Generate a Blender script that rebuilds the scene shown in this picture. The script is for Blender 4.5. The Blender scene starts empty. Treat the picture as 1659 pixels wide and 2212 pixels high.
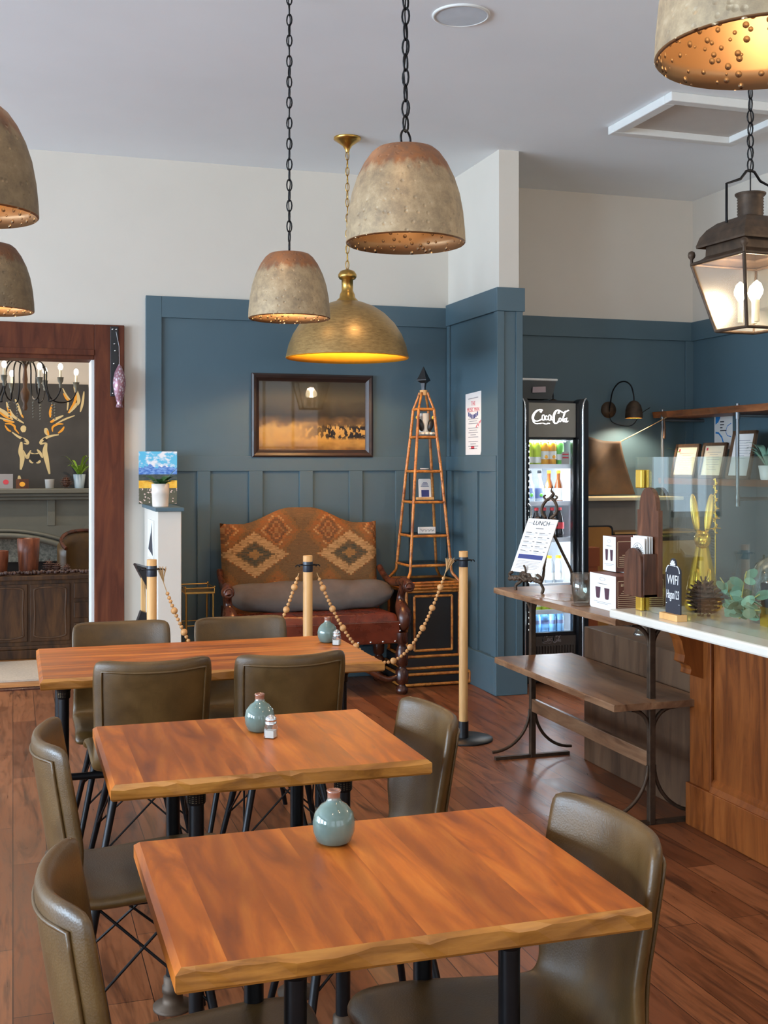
import bpy, math, random
from mathutils import Vector, Matrix
random.seed(7)
SC = bpy.context.scene
COL = SC.collection
PI = math.pi
# ------------------------------------------------------------------ camera, world, lights, exposure
cam = bpy.data.cameras.new('camera'); cam_ob = bpy.data.objects.new('camera', cam); COL.objects.link(cam_ob)
cam.lens = 2505/2212*36; cam.sensor_width = 36; cam.shift_y = -106.5/2212
cam.clip_start = .05; cam.clip_end = 100
cam_ob.location = (0, 0, 1.5); cam_ob.rotation_euler = (PI/2, 0, -.3097)
SC.camera = cam_ob
SC.view_settings.view_transform = 'Standard'; SC.view_settings.look = 'None'
SC.view_settings.gamma = 1; SC.view_settings.use_curve_mapping = False
SC.view_settings.exposure = -0.42
W = bpy.data.worlds.new('world'); SC.world = W; W.use_nodes = True
W.node_tree.nodes['Background'].inputs[0].default_value = (.72, .86, 1, 1)
W.node_tree.nodes['Background'].inputs[1].default_value = 2.0

def area(name, loc, rot, sx, sy, power, col):
    l = bpy.data.lights.new(name, 'AREA'); l.shape = 'RECTANGLE'; l.size = sx; l.size_y = sy
    l.energy = power; l.color = col
    o = bpy.data.objects.new(name, l); o.location = loc; o.rotation_euler = rot; COL.objects.link(o); return o
def point(name, loc, power, col, r=.04, parent=None):
    l = bpy.data.lights.new(name, 'POINT'); l.energy = power; l.color = col; l.shadow_soft_size = r
    o = bpy.data.objects.new(name, l); o.location = loc; COL.objects.link(o); o.parent = parent; return o
def spot(name, loc, power, col, size, blend=.5, r=.04, parent=None, rot=(0, 0, 0)):
    l = bpy.data.lights.new(name, 'SPOT'); l.energy = power; l.color = col; l.shadow_soft_size = r
    l.spot_size = size; l.spot_blend = blend
    o = bpy.data.objects.new(name, l); o.location = loc; o.rotation_euler = rot; COL.objects.link(o); o.parent = parent; return o
XW = -6.5; DAY = (.60, .79, 1); WARM = (1, .62, .30); WARMW = (1, .78, .55)
# daylight through the street windows of the left and rear walls
for y, e in ((-1.2, 560), (1.6, 640), (4.4, 560), (6.6, 360)): area('daylight', (XW-.30, y, 1.75), (0, -PI/2, 0), 2.3, 2.2, e, DAY)
for x in (-1.4, 1.6, 3.92): area('daylight', (x, -3.30, 1.75), (PI/2, 0, 0), 2.2, 2.3, 30, (.85, .92, 1))
area('daylight', (-2.3, 11.42, 1.65), (-PI/2, 0, 0), .9, 1.5, 9, DAY)
area('daylight', (-3.5, 9.6, 1.7), (0, -PI/2, 0), 2.3, 2.0, 150, DAY)
# ceiling spots of the room (seen as glints in the picture glass), and the kitchen lamp out of frame
for x, y, e in ((-.3, .3, 60), (1.9, .6, 60), (.55, 2.3, 75), (.55, 4.2, 60), (2.0, 5.9, 40), (.9, 6.3, 20)):
    spot('ceiling_spot', (x, y, 3.45), e, (1, .70, .42), 2.0, .8, .06)
point('kitchen_lamp', (4.45, 3.0, 2.6), 45, WARMW, .06)
spot('lounge_spot', (.2, 9.6, 3.4), 190, WARMW, 2.4, .8, .06)

# ------------------------------------------------------------------ node helpers
def S(r, g, b):
    f = lambda c: (c/255/12.92 if c <= 10 else ((c/255+.055)/1.055)**2.4)
    return (f(r), f(g), f(b), 1)
class NT:
    def __init__(s, name):
        s.m = bpy.data.materials.new(name); s.m.use_nodes = True; s.t = s.m.node_tree
        s.b = s.t.nodes['Principled BSDF']; s.out = s.t.nodes['Material Output']
    def n(s, t, **k):
        x = s.t.nodes.new(t)
        for a, v in k.items(): setattr(x, a, v)
        return x
    def l(s, a, b): s.t.links.new(a, b)
    def co(s, scale=(1, 1, 1), rot=(0, 0, 0), loc=(0, 0, 0), kind='Object'):
        t = s.n('ShaderNodeTexCoord'); m = s.n('ShaderNodeMapping')
        m.inputs['Scale'].default_value = scale; m.inputs['Rotation'].default_value = rot; m.inputs['Location'].default_value = loc
        s.l(t.outputs[kind], m.inputs[0]); return m.outputs[0]
    def noise(s, v, scale=5, detail=4, rough=.55, dist=0):
        x = s.n('ShaderNodeTexNoise'); s.l(v, x.inputs['Vector'])
        x.inputs['Scale'].default_value = scale; x.inputs['Detail'].default_value = detail
        x.inputs['Roughness'].default_value = rough; x.inputs['Distortion'].default_value = dist
        return x.outputs[0]
    def voro(s, v, scale=5, rnd=1, out='Distance', feat='F1'):
        x = s.n('ShaderNodeTexVoronoi', feature=feat); s.l(v, x.inputs['Vector']); x.inputs['Scale'].default_value = scale
        x.inputs['Randomness'].default_value = rnd
        return x.outputs[out]
    def wave(s, v, scale=2, dist=4, det=3, dscale=1.5, dirn='X'):
        x = s.n('ShaderNodeTexWave', bands_direction=dirn); s.l(v, x.inputs['Vector'])
        x.inputs['Scale'].default_value = scale; x.inputs['Distortion'].default_value = dist
        x.inputs['Detail'].default_value = det; x.inputs['Detail Scale'].default_value = dscale
        return x.outputs['Fac']
    def ramp(s, f, stops, interp='LINEAR'):
        x = s.n('ShaderNodeValToRGB'); x.color_ramp.interpolation = interp; e = x.color_ramp.elements
        while len(e) < len(stops): e.new(.5)
        for i, (p, c) in enumerate(stops): e[i].position = p; e[i].color = c
        s.l(f, x.inputs[0]); return x.outputs[0]
    def mix(s, f, a, b, mode='MIX'):
        x = s.n('ShaderNodeMix', data_type='RGBA', blend_type=mode)
        for sock, v in ((x.inputs[0], f), (x.inputs[6], a), (x.inputs[7], b)):
            if hasattr(v, 'is_output'): s.l(v, sock)
            else: sock.default_value = v
        return x.outputs[2]
    def math(s, op, a, b=None, c=None):
        x = s.n('ShaderNodeMath', operation=op)
        for i, v in enumerate((a, b, c)):
            if v is None: continue
            if hasattr(v, 'is_output'): s.l(v, x.inputs[i])
            else: x.inputs[i].default_value = v
        return x.outputs[0]
    def sep(s, v):
        x = s.n('ShaderNodeSeparateXYZ'); s.l(v, x.inputs[0]); return x.outputs
    def comb(s, a, b, c):
        x = s.n('ShaderNodeCombineXYZ')
        for i, v in enumerate((a, b, c)):
            if hasattr(v, 'is_output'): s.l(v, x.inputs[i])
            else: x.inputs[i].default_value = v
        return x.outputs[0]
    def bump(s, h, st=.3, d=.01):
        x = s.n('ShaderNodeBump'); x.inputs['Strength'].default_value = st; x.inputs['Distance'].default_value = d
        s.l(h, x.inputs['Height']); s.l(x.outputs[0], s.b.inputs['Normal'])
    def col(s, c):
        if hasattr(c, 'is_output'): s.l(c, s.b.inputs['Base Color'])
        else: s.b.inputs['Base Color'].default_value = c
    def set(s, rough=None, metal=None, spec=None, coat=None, trans=None):
        for k, v in (('Roughness', rough), ('Metallic', metal), ('Specular IOR Level', spec), ('Coat Weight', coat), ('Transmission Weight', trans)):
            if v is None: continue
            if hasattr(v, 'is_output'): s.l(v, s.b.inputs[k])
            else: s.b.inputs[k].default_value = v
        return s
def plain(name, c, rough=.5, metal=0, spec=.5, coat=0, var=.06, vscale=9):
    """one colour with a little procedural unevenness"""
    t = NT(name)
    f = t.noise(t.co(), vscale, 3)
    hi = tuple(min(1, x*(1+var)) for x in c[:3])+(1,); lo = tuple(x*(1-var) for x in c[:3])+(1,)
    t.col(t.ramp(f, [(.3, lo), (.7, hi)])); t.set(rough, metal, spec, coat); return t.m
def emit(name, c, st):
    t = NT(name); t.b.inputs['Base Color'].default_value = c
    t.b.inputs['Emission Color'].default_value = c; t.b.inputs['Emission Strength'].default_value = st; return t.m
def wood(name, c0, c1, c2, axis='Y', scale=1, rough=.4, spec=.5, planks=0, coat=0, contrast=1, fig=0):
    t = NT(name); st = {'X': (.16, 1, 1), 'Y': (1, .16, 1), 'Z': (1, 1, .16)}[axis]
    v = t.co(tuple(a*scale for a in st))
    if planks:      # every board gets its own tone and its own piece of grain
        o = t.sep(t.co()); ax = o[0] if axis != 'X' else o[1]
        cell = t.math('FLOOR', t.math('MULTIPLY', ax, 1/planks))
        wn = t.n('ShaderNodeTexWhiteNoise', noise_dimensions='1D'); t.l(cell, wn.inputs['W'])
        va = t.n('ShaderNodeVectorMath', operation='ADD'); t.l(v, va.inputs[0])
        t.l(t.comb(t.math('MULTIPLY', wn.outputs[0], 7.3), t.math('MULTIPLY', wn.outputs[0], 11.7), 0), va.inputs[1]); v = va.outputs[0]
    w = t.noise(v, 14, 5, .6, 1.2); g = t.noise(v, 120, 2, .5); b = t.noise(v, 4, 3, .5, 2.0)
    c = t.ramp(w, [(.3, c0), (.5, c1), (.72, c2)])
    c = t.mix(t.math('MULTIPLY', g, .35*contrast), c, c0)
    c = t.mix(t.ramp(b, [(.42, (0, 0, 0, 1)), (.7, (.6*contrast,)*3+(1,))]), c, c0)
    if fig:
        wv = t.wave(v, 4.5, 14, 3, .9, 'X' if axis != 'X' else 'Y')
        c = t.mix(t.ramp(wv, [(.45, (0, 0, 0, 1)), (.95, (fig, fig, fig, 1))]), c, c0)
    if planks:
        k = t.ramp(wn.outputs[0], [(0, (.66, .60, .56, 1)), (.5, (1, 1, 1, 1)), (1, (1.0, .90, .74, 1))])
        c = t.mix(.8, c, k, 'MULTIPLY')
    t.col(c); t.set(t.ramp(w, [(.2, (rough*.8,)*3+(1,)), (.8, (rough*1.25,)*3+(1,))]), 0, spec, coat)
    t.bump(g, .08, .004); return t.m
def thin_glass(name, tint=(.93, .97, .95, 1), refl=.10, rough=.01, edge=.55):
    t = NT(name); lw = t.n('ShaderNodeLayerWeight'); lw.inputs[0].default_value = .35
    tr = t.n('ShaderNodeBsdfTransparent'); tr.inputs[0].default_value = tint
    gl = t.n('ShaderNodeBsdfGlossy'); gl.inputs['Roughness'].default_value = rough
    f = t.math('MULTIPLY_ADD', lw.outputs['Fresnel'], edge, refl)
    mx = t.n('ShaderNodeMixShader'); t.l(f, mx.inputs[0]); t.l(tr.outputs[0], mx.inputs[1]); t.l(gl.outputs[0], mx.inputs[2])
    t.l(mx.outputs[0], t.out.inputs[0]); return t.m

# ------------------------------------------------------------------ mesh helpers
class MB:
    def __init__(s): s.v = []; s.f = []; s.sm = []; s.mi = []
    def add(s, vs, fs, sm=False, mi=0):
        o = len(s.v); s.v += [tuple(v) for v in vs]
        for f in fs: s.f.append(tuple(i+o for i in f)); s.sm.append(sm); s.mi.append(mi)
        return s
    def box(s, x0, x1, y0, y1, z0, z1, mi=0, M=None):
        vs = [Vector((x, y, z)) for x in (x0, x1) for y in (y0, y1) for z in (z0, z1)]
        if M: vs = [M @ v for v in vs]
        return s.add(vs, [(0, 1, 3, 2), (4, 6, 7, 5), (0, 4, 5, 1), (2, 3, 7, 6), (0, 2, 6, 4), (1, 5, 7, 3)], False, mi)
    def prism(s, poly, d0, d1, M=Matrix.Identity(4), mi=0, sm=False):
        """polygon in local xy, extruded along local z"""
        n = len(poly); vs = [M @ Vector((x, y, d)) for d in (d0, d1) for x, y in poly]
        fs = [tuple(range(n))[::-1], tuple(range(n, 2*n))]
        s.add(vs, fs, False, mi)
        return s.add(vs, [(i, (i+1) % n, n+(i+1) % n, n+i) for i in range(n)], sm, mi)
    def flat(s, poly, M, mi=0):
        return s.add([M @ Vector((x, y, 0)) for x, y in poly], [tuple(range(len(poly)))], False, mi)
    def tube(s, pts, r, n=8, closed=False, caps=True, mi=0, sm=True):
        P = [Vector(p) for p in pts]; k = len(P); R = r if isinstance(r, (list, tuple)) else [r]*k
        vs = []; up = None
        for i, p in enumerate(P):
            a = P[i-1] if (i or closed) else p; b = P[(i+1) % k] if (i < k-1 or closed) else p
            t = (b-a)
            if t.length < 1e-9: t = Vector((0, 0, 1))
            t.normalize()
            if up is None: up = t.orthogonal().normalized()
            up = up - t*up.dot(t)
            if up.length < 1e-6: up = t.orthogonal()
            up.normalize(); w = t.cross(up)
            for j in range(n):
                q = 2*PI*j/n; vs.append(p+(up*math.cos(q)+w*math.sin(q))*R[i])
        fs = []
        for i in range(k if closed else k-1):
            for j in range(n):
                a = i*n+j; b = i*n+(j+1) % n; c = ((i+1) % k)*n+(j+1) % n; d = ((i+1) % k)*n+j
                fs.append((a, b, c, d))
        s.add(vs, fs, sm, mi)
        if caps and not closed: s.add(vs, [tuple(range(n))[::-1], tuple(range((k-1)*n, k*n))], False, mi)
        return s
    def cyl(s, p0, p1, r0, r1=None, n=16, mi=0): return s.tube([p0, p1], [r0, r0 if r1 is None else r1], n, mi=mi)
    def lathe(s, prof, c=(0, 0, 0), n=28, M=None, mi=0, sm=True, closed=False):
        c = Vector(c); vs = []
        for r, z in prof:
            for j in range(n):
                q = 2*PI*j/n; v = Vector((r*math.cos(q), r*math.sin(q), z))
                if M: v = M @ v
                vs.append(v+c)
        k = len(prof); fs = [(i*n+j, i*n+(j+1) % n, ((i+1) % k)*n+(j+1) % n, ((i+1) % k)*n+j) for i in range(k if closed else k-1) for j in range(n)]
        s.add(vs, fs, sm, mi)
        if not closed:
            for i, fl in ((0, True), (k-1, False)):
                if prof[i][0] > 1e-4:
                    if prof[i][0] > 0 and abs(prof[i][0]) < 1e9 and getattr(s, 'caps', True):
                        s.add(vs, [tuple(range(i*n, (i+1)*n))[::-1 if fl else 1]], False, mi)
        return s
    def shell(s, prof, c=(0, 0, 0), n=36, M=None, mi=0):
        s.caps = False; s.lathe(prof, c, n, M, mi); s.caps = True; return s
    def ball(s, c, r, n=10, sc=(1, 1, 1), mi=0, M=None):
        pr = [(math.sin(PI*i/n)*1.0, -math.cos(PI*i/n)) for i in range(n+1)]
        D = Matrix.Diagonal((r*sc[0], r*sc[1], r*sc[2], 1))
        pr[0] = (1e-5, -1); pr[-1] = (1e-5, 1)
        return s.lathe(pr, c, max(8, n+2), (M @ D) if M else D, mi)
    def torus(s, c, R, r, M=Matrix.Identity(4), n=24, m=8, ry=None, mi=0):
        pts = [Vector(c)+M @ Vector((R*math.cos(2*PI*i/n), (ry or R)*math.sin(2*PI*i/n), 0)) for i in range(n)]
        return s.tube(pts, r, m, closed=True, mi=mi)
    def grid(s, fn, nu, nv, sm=True, mi=0):
        vs = [fn(i/nu, j/nv) for i in range(nu+1) for j in range(nv+1)]
        return s.add(vs, [(i*(nv+1)+j, (i+1)*(nv+1)+j, (i+1)*(nv+1)+j+1, i*(nv+1)+j+1) for i in range(nu) for j in range(nv)], sm, mi)
    def build(s, name, mat, parent=None, loc=(0, 0, 0), rot=(0, 0, 0), bev=0, sub=0, solid=0, label=None):
        me = bpy.data.meshes.new(name); me.from_pydata(s.v, [], s.f)
        for m in (mat if isinstance(mat, (list, tuple)) else [mat]): me.materials.append(m)
        me.polygons.foreach_set('use_smooth', s.sm); me.polygons.foreach_set('material_index', s.mi); me.update()
        o = bpy.data.objects.new(name, me); COL.objects.link(o); o.parent = parent; o.location = loc; o.rotation_euler = rot
        if solid: x = o.modifiers.new('solid', 'SOLIDIFY'); x.thickness = solid; x.offset = 0
        if bev:
            x = o.modifiers.new('bevel', 'BEVEL'); x.width = bev; x.segments = 2; x.limit_method = 'ANGLE'; x.angle_limit = .7
        if sub: x = o.modifiers.new('sub', 'SUBSURF'); x.levels = sub; x.render_levels = sub
        if label: o['label'] = label
        return o
def tag(o, label, cat, group=None):
    o['label'] = label; o['category'] = cat
    if group: o['group'] = group
    return o
def thing(name, label, cat, loc=(0, 0, 0), rz=0, group=None):
    o = bpy.data.objects.new(name, None); COL.objects.link(o); o.empty_display_size = .1
    o.location = loc; o.rotation_euler = (0, 0, rz); return tag(o, label, cat, group)
def struct(o): o['kind'] = 'structure'; return o
def dup(root, loc=None, rz=None, label=None, group=None, parent=None):
    c = root.copy(); COL.objects.link(c)
    if parent is not None: c.parent = parent
    if loc is not None: c.location = loc
    if rz is not None: c.rotation_euler = (0, 0, rz)
    if label: c['label'] = label
    if group: c['group'] = group
    for ch in list(root.children): dup(ch, parent=c)
    return c
def T(x, y, z): return Matrix.Translation((x, y, z))
FY = Matrix(((1, 0, 0, 0), (0, 0, -1, 0), (0, 1, 0, 0), (0, 0, 0, 1)))      # local xy plane faces -Y
FX = Matrix(((0, 0, -1, 0), (-1, 0, 0, 0), (0, 1, 0, 0), (0, 0, 0, 1)))     # local xy plane faces -X
def RZ(a): return Matrix.Rotation(a, 4, 'Z')
def RX(a): return Matrix.Rotation(a, 4, 'X')
def RY(a): return Matrix.Rotation(a, 4, 'Y')
def text(name, body, size, mat, M, parent=None, sx=1, align='CENTER', space=1, shear=0):
    cu = bpy.data.curves.new(name, 'FONT'); cu.body = body; cu.size = size; cu.align_x = align; cu.align_y = 'CENTER'
    cu.space_character = space; cu.shear = shear; cu.extrude = .0004
    o = bpy.data.objects.new(name, cu); COL.objects.link(o)
    me = bpy.data.meshes.new_from_object(o.evaluated_get(bpy.context.evaluated_depsgraph_get()))
    bpy.data.objects.remove(o); bpy.data.curves.remove(cu)
    me.name = name; me.transform(M @ Matrix.Diagonal((sx, 1, 1, 1))); me.materials.clear(); me.materials.append(mat)
    o = bpy.data.objects.new(name, me); COL.objects.link(o); o.parent = parent; return o
def spline(pts, k=6, closed=False):
    P = [Vector(p) for p in pts]; n = len(P); out = []
    for i in range(n if closed else n-1):
        a = P[(i-1) % n] if (i or closed) else P[0]; b = P[i]; c = P[(i+1) % n]; d = P[(i+2) % n] if (i+2 < n or closed) else P[-1]
        for j in range(k):
            t = j/k
            out.append(.5*((2*b)+(c-a)*t+(2*a-5*b+4*c-d)*t*t+(3*b-a-3*c+d)*t**3))
    if not closed: out.append(P[-1])
    return out
def arc(c, r, a0, a1, n=10, plane='XZ'):
    o = []
    for i in range(n+1):
        a = a0+(a1-a0)*i/n; u = r*math.cos(a); w = r*math.sin(a)
        o.append((c[0]+u, c[1], c[2]+w) if plane == 'XZ' else (c[0], c[1]+u, c[2]+w) if plane == 'YZ' else (c[0]+u, c[1]+w, c[2]))
    return o
def ribbon(mb, pts, w, M, mi=0):
    """brush stroke: polyline in local xy with width (scalar or list)"""
    P = [Vector((p[0], p[1], 0)) for p in pts]; n = len(P); Wd = w if isinstance(w, (list, tuple)) else [w]*n
    vs = []
    for i, p in enumerate(P):
        d = P[min(i+1, n-1)]-P[max(i-1, 0)]
        if d.length < 1e-9: d = Vector((1, 0, 0))
        d.normalize(); q = Vector((-d.y, d.x, 0))*Wd[min(i, len(Wd)-1)]/2
        vs += [M @ (p+q), M @ (p-q)]
    return mb.add(vs, [(2*i, 2*i+1, 2*i+3, 2*i+2) for i in range(n-1)], False, mi)
# ------------------------------------------------------------------ materials
m_cream = plain('cream_wall_paint', S(214, 204, 190), .75, var=.02, vscale=2)
m_ceil = plain('ceiling_paint', S(238, 241, 242), .8, var=.02, vscale=1.5)
m_blue = plain('blue_panel_paint', S(75, 97, 106), .5, var=.03, vscale=3)
m_white = plain('white_paint', S(222, 220, 214), .5, var=.02)
def floor_mat():
    t = NT('plank_floor'); c = t.co(); o = t.sep(c); v = t.comb(o[1], o[0], 0)
    br = t.n('ShaderNodeTexBrick', offset=.37, squash=1); t.l(v, br.inputs['Vector'])
    for k, x in (('Scale', 1), ('Mortar Size', .0016), ('Mortar Smooth', .3), ('Bias', 0), ('Brick Width', 1.25), ('Row Height', .125)): br.inputs[k].default_value = x
    br.inputs['Color1'].default_value = S(110, 63, 38); br.inputs['Color2'].default_value = S(152, 95, 60); br.inputs['Mortar'].default_value = S(38, 22, 16)
    sv = t.co((1, .12, 1)); g = t.noise(sv, 26, 6, .65, 1.5); b = t.noise(sv, 7, 4, .6, 2.5)
    k = t.ramp(g, [(.3, (.5, .45, .42, 1)), (.55, (1, 1, 1, 1)), (.8, (1.15, 1.08, 1, 1))])
    x = t.mix(.8, br.outputs[0], k, 'MULTIPLY')
    x = t.mix(t.ramp(b, [(.52, (0, 0, 0, 1)), (.68, (.75, .75, .75, 1))]), x, S(52, 29, 20))
    t.col(x); t.set(t.ramp(g, [(.2, (.24,)*3+(1,)), (.8, (.42,)*3+(1,))]), 0, .32); t.bump(br.outputs['Fac'], -.15, .003); return t.m
m_floor = floor_mat()
m_oak = wood('light_oak_floor', S(150, 95, 50), S(186, 125, 70), S(205, 148, 92), 'X', 1, .4)
m_table = wood('oiled_table_wood', S(134, 68, 22), S(196, 108, 34), S(222, 140, 56), 'Y', 1.0, .40, .26, .105, 0, .8, .45)
m_tablex = wood('oiled_table_wood_lengthwise', S(134, 68, 22), S(196, 108, 34), S(222, 140, 56), 'X', 1.0, .40, .26, .12, 0, .8, .45)
m_edge = wood('sealed_table_edge', S(118, 72, 22), S(176, 116, 46), S(200, 142, 64), 'X', 1.5, .35, .5)
m_trimwood = wood('brown_stained_casing', S(70, 34, 22), S(96, 50, 32), S(116, 64, 38), 'Z', .8, .5, .2, contrast=.5)
m_iron = plain('black_iron', S(30, 29, 30), .38, .7, .5, var=.2)
m_rust = plain('aged_iron', S(74, 58, 44), .55, .5, .5, var=.35, vscale=22)
m_blackp = plain('black_plastic', S(20, 21, 24), .3, 0, .5)
m_chrome = plain('chrome', S(205, 205, 205), .16, 1)
m_brass = plain('brass', S(190, 150, 80), .3, 1, var=.12, vscale=30)
m_gold = plain('polished_gold', S(232, 190, 78), .26, .75, var=.05)
m_pine = wood('pale_pine', S(196, 142, 82), S(222, 172, 110), S(232, 188, 130), 'Z', .5, .45, .4, contrast=.4)
m_cherry = wood('cherry_counter_wood', S(90, 44, 14), S(134, 72, 26), S(158, 90, 36), 'Z', 1, .45, .3, contrast=.6)
m_walnut = wood('walnut', S(58, 32, 20), S(92, 54, 34), S(122, 76, 50), 'Z', 1.6, .45, .4)
m_darkwood = wood('dark_stained_box_wood', S(66, 46, 32), S(92, 66, 46), S(108, 80, 56), 'Z', .8, .45, .4, contrast=.4)
m_console = wood('weathered_console_board', S(84, 56, 38), S(140, 102, 72), S(168, 132, 98), 'Y', 1, .35, .5)
m_mahog = wood('carved_mahogany', S(46, 20, 12), S(86, 42, 24), S(112, 60, 34), 'Z', 1, .28, .5)
m_bark = wood('carved_log_wood', S(70, 34, 20), S(120, 62, 36), S(150, 86, 54), 'Z', 2, .4, .4)
m_side = wood('antique_cabinet_wood', S(40, 24, 14), S(84, 54, 26), S(110, 74, 38), 'Z', 1, .45, .4)
m_gblack = plain('satin_black_paint', S(26, 24, 24), .4)
m_paper = plain('white_paper', S(226, 222, 216), .7, var=.015)
m_cardw = plain('warm_white_card', S(228, 216, 196), .6, var=.02)
m_ink = plain('dark_ink', S(52, 50, 56), .7)
m_inkb = plain('navy_ink', S(52, 62, 120), .7)
m_inkr = plain('red_ink', S(206, 70, 82), .7)
m_inkg = plain('grey_ink', S(150, 148, 150), .7)
m_chalk = plain('white_chalk', S(226, 226, 226), .8)
m_slate = plain('chalkboard', S(40, 41, 50), .7, var=.15)
m_bead = plain('natural_wooden_bead', S(204, 150, 92), .5, var=.15, vscale=30)
m_jute = plain('jute_tassel', S(198, 160, 110), .9)
m_quartz = plain('white_quartz', S(214, 208, 196), .18, 0, .5, .2, var=.03, vscale=7)
m_glass = thin_glass('clear_glass')
m_caseglass = thin_glass('display_glass', (.92, .96, .94, 1), .045, .0, .12)
m_doorglass = thin_glass('fridge_door_glass', (.97, .98, 1, 1), .03, .0, .3)
m_shelfglass = thin_glass('smoked_shelf_glass', (.55, .60, .62, 1), .06, .02, .4)
m_thread = plain('brass_thread', S(128, 112, 84), .4, .8)
m_silver = plain('silver', S(206, 206, 208), .2, 1)
m_mist = plain('old_cream_candle', S(236, 226, 200), .5)
m_bulb = emit('warm_bulb', (1, .70, .36, 1), 26)
m_bulbw = emit('white_bulb', (1, .86, .62, 1), 40)
m_leaf = plain('green_leaf', S(52, 92, 48), .45, var=.3, vscale=20)
m_leafl = plain('bright_green_leaf', S(120, 158, 52), .45, var=.3, vscale=20)
m_euc = plain('eucalyptus_leaf', S(112, 150, 128), .55, var=.2, vscale=20)
m_stem = plain('pale_stem', S(172, 160, 90), .6)
m_cone = plain('pine_cone_scale', S(88, 54, 38), .6, var=.35, vscale=40)
m_rug = plain('pale_woven_rug', S(190, 172, 152), .95, var=.1, vscale=60)
m_stone = plain('pale_stone', S(226, 218, 200), .6)
m_velvet = plain('grey_velvet', S(96, 88, 82), .85, 0, .2, var=.12, vscale=12)
def leather(name, c0, c1, rough=.36):
    t = NT(name); v = t.co(); n = t.noise(v, 7, 5, .6); f = t.voro(v, 260)
    t.col(t.ramp(n, [(.3, c0), (.7, c1)])); t.set(t.ramp(n, [(.3, (rough*.85,)*3+(1,)), (.7, (rough*1.3,)*3+(1,))]), 0, .5)
    t.bump(t.math('ADD', f, n), .12, .002); return t.m
m_leather = leather('olive_brown_leather', S(62, 43, 17), S(94, 68, 30))
m_redleather = leather('oxblood_leather', S(70, 24, 12), S(112, 46, 24), .26)
m_browncloth = leather('waxed_brown_canvas', S(62, 48, 37), S(90, 70, 54), .8)
def hammered(name, shade):
    t = NT(name); v = t.co(); z = t.sep(v)[2]; n = t.noise(v, 24, 8, .72); n2 = t.noise(t.co((1, 1, .35)), 40, 4, .6)
    zz = t.math('MULTIPLY_ADD', t.math('SUBTRACT', n2, .5), .10, z)
    body = t.ramp(n, [(.3, S(*[int(c*shade) for c in (122, 106, 86)])), (.55, S(*[int(c*shade) for c in (158, 138, 108)])), (.75, S(*[int(c*shade) for c in (180, 162, 134)]))])
    top = t.ramp(n, [(.3, S(*[int(c*shade) for c in (108, 82, 66)])), (.7, S(*[int(c*shade) for c in (150, 98, 58)]))])
    t.col(t.mix(t.ramp(zz, [(.188, (0, 0, 0, 1)), (.214, (1, 1, 1, 1))]), body, top)); t.set(.55, .3, .35)
    d = t.voro(v, 46, .9); t.bump(t.math('MULTIPLY_ADD', n2, .3, t.ramp(d, [(.0, (0, 0, 0, 1)), (.28, (1, 1, 1, 1))])), .45, .006); return t.m
m_ham = hammered('hammered_rust_metal', 1.0)
m_hamd = hammered('hammered_dark_metal', .72)
def dimpled():
    t = NT('dimpled_gold_lining'); v = t.co(); d = t.voro(v, 58, .9)
    t.col(t.ramp(d, [(.1, S(250, 222, 178)), (.36, S(160, 126, 88))])); t.set(.36, .55)
    t.bump(t.ramp(d, [(.0, (1, 1, 1, 1)), (.34, (0, 0, 0, 1))]), 1, .02); return t.m
m_dim = dimpled()
def brushed():
    t = NT('brushed_brass_dome'); v = t.co(); n = t.noise(t.co((1, 1, 5)), 24, 5, .7); b = t.noise(v, 5, 3)
    t.col(t.ramp(n, [(.3, S(140, 112, 70)), (.7, S(182, 150, 96))])); t.set(t.ramp(n, [(.3, (.3, .3, .3, 1)), (.7, (.5, .5, .5, 1))]), .7); t.bump(n, .1, .003); return t.m
m_dome = brushed()
m_domein = plain('warm_gold_lining', S(250, 176, 48), .4, .2)
def bamboo():
    t = NT('bamboo_cane'); v = t.co(); n = t.noise(v, 32, 4, .6, 1); w = t.noise(v, 9, 2)
    t.col(t.mix(t.ramp(w, [(.5, (0, 0, 0, 1)), (.7, (1, 1, 1, 1))]), t.ramp(n, [(.28, S(96, 50, 18)), (.45, S(186, 112, 42)), (.7, S(216, 146, 66))]), S(140, 78, 30)))
    t.set(.35, 0, .5); return t.m
m_bamboo = bamboo()
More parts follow.
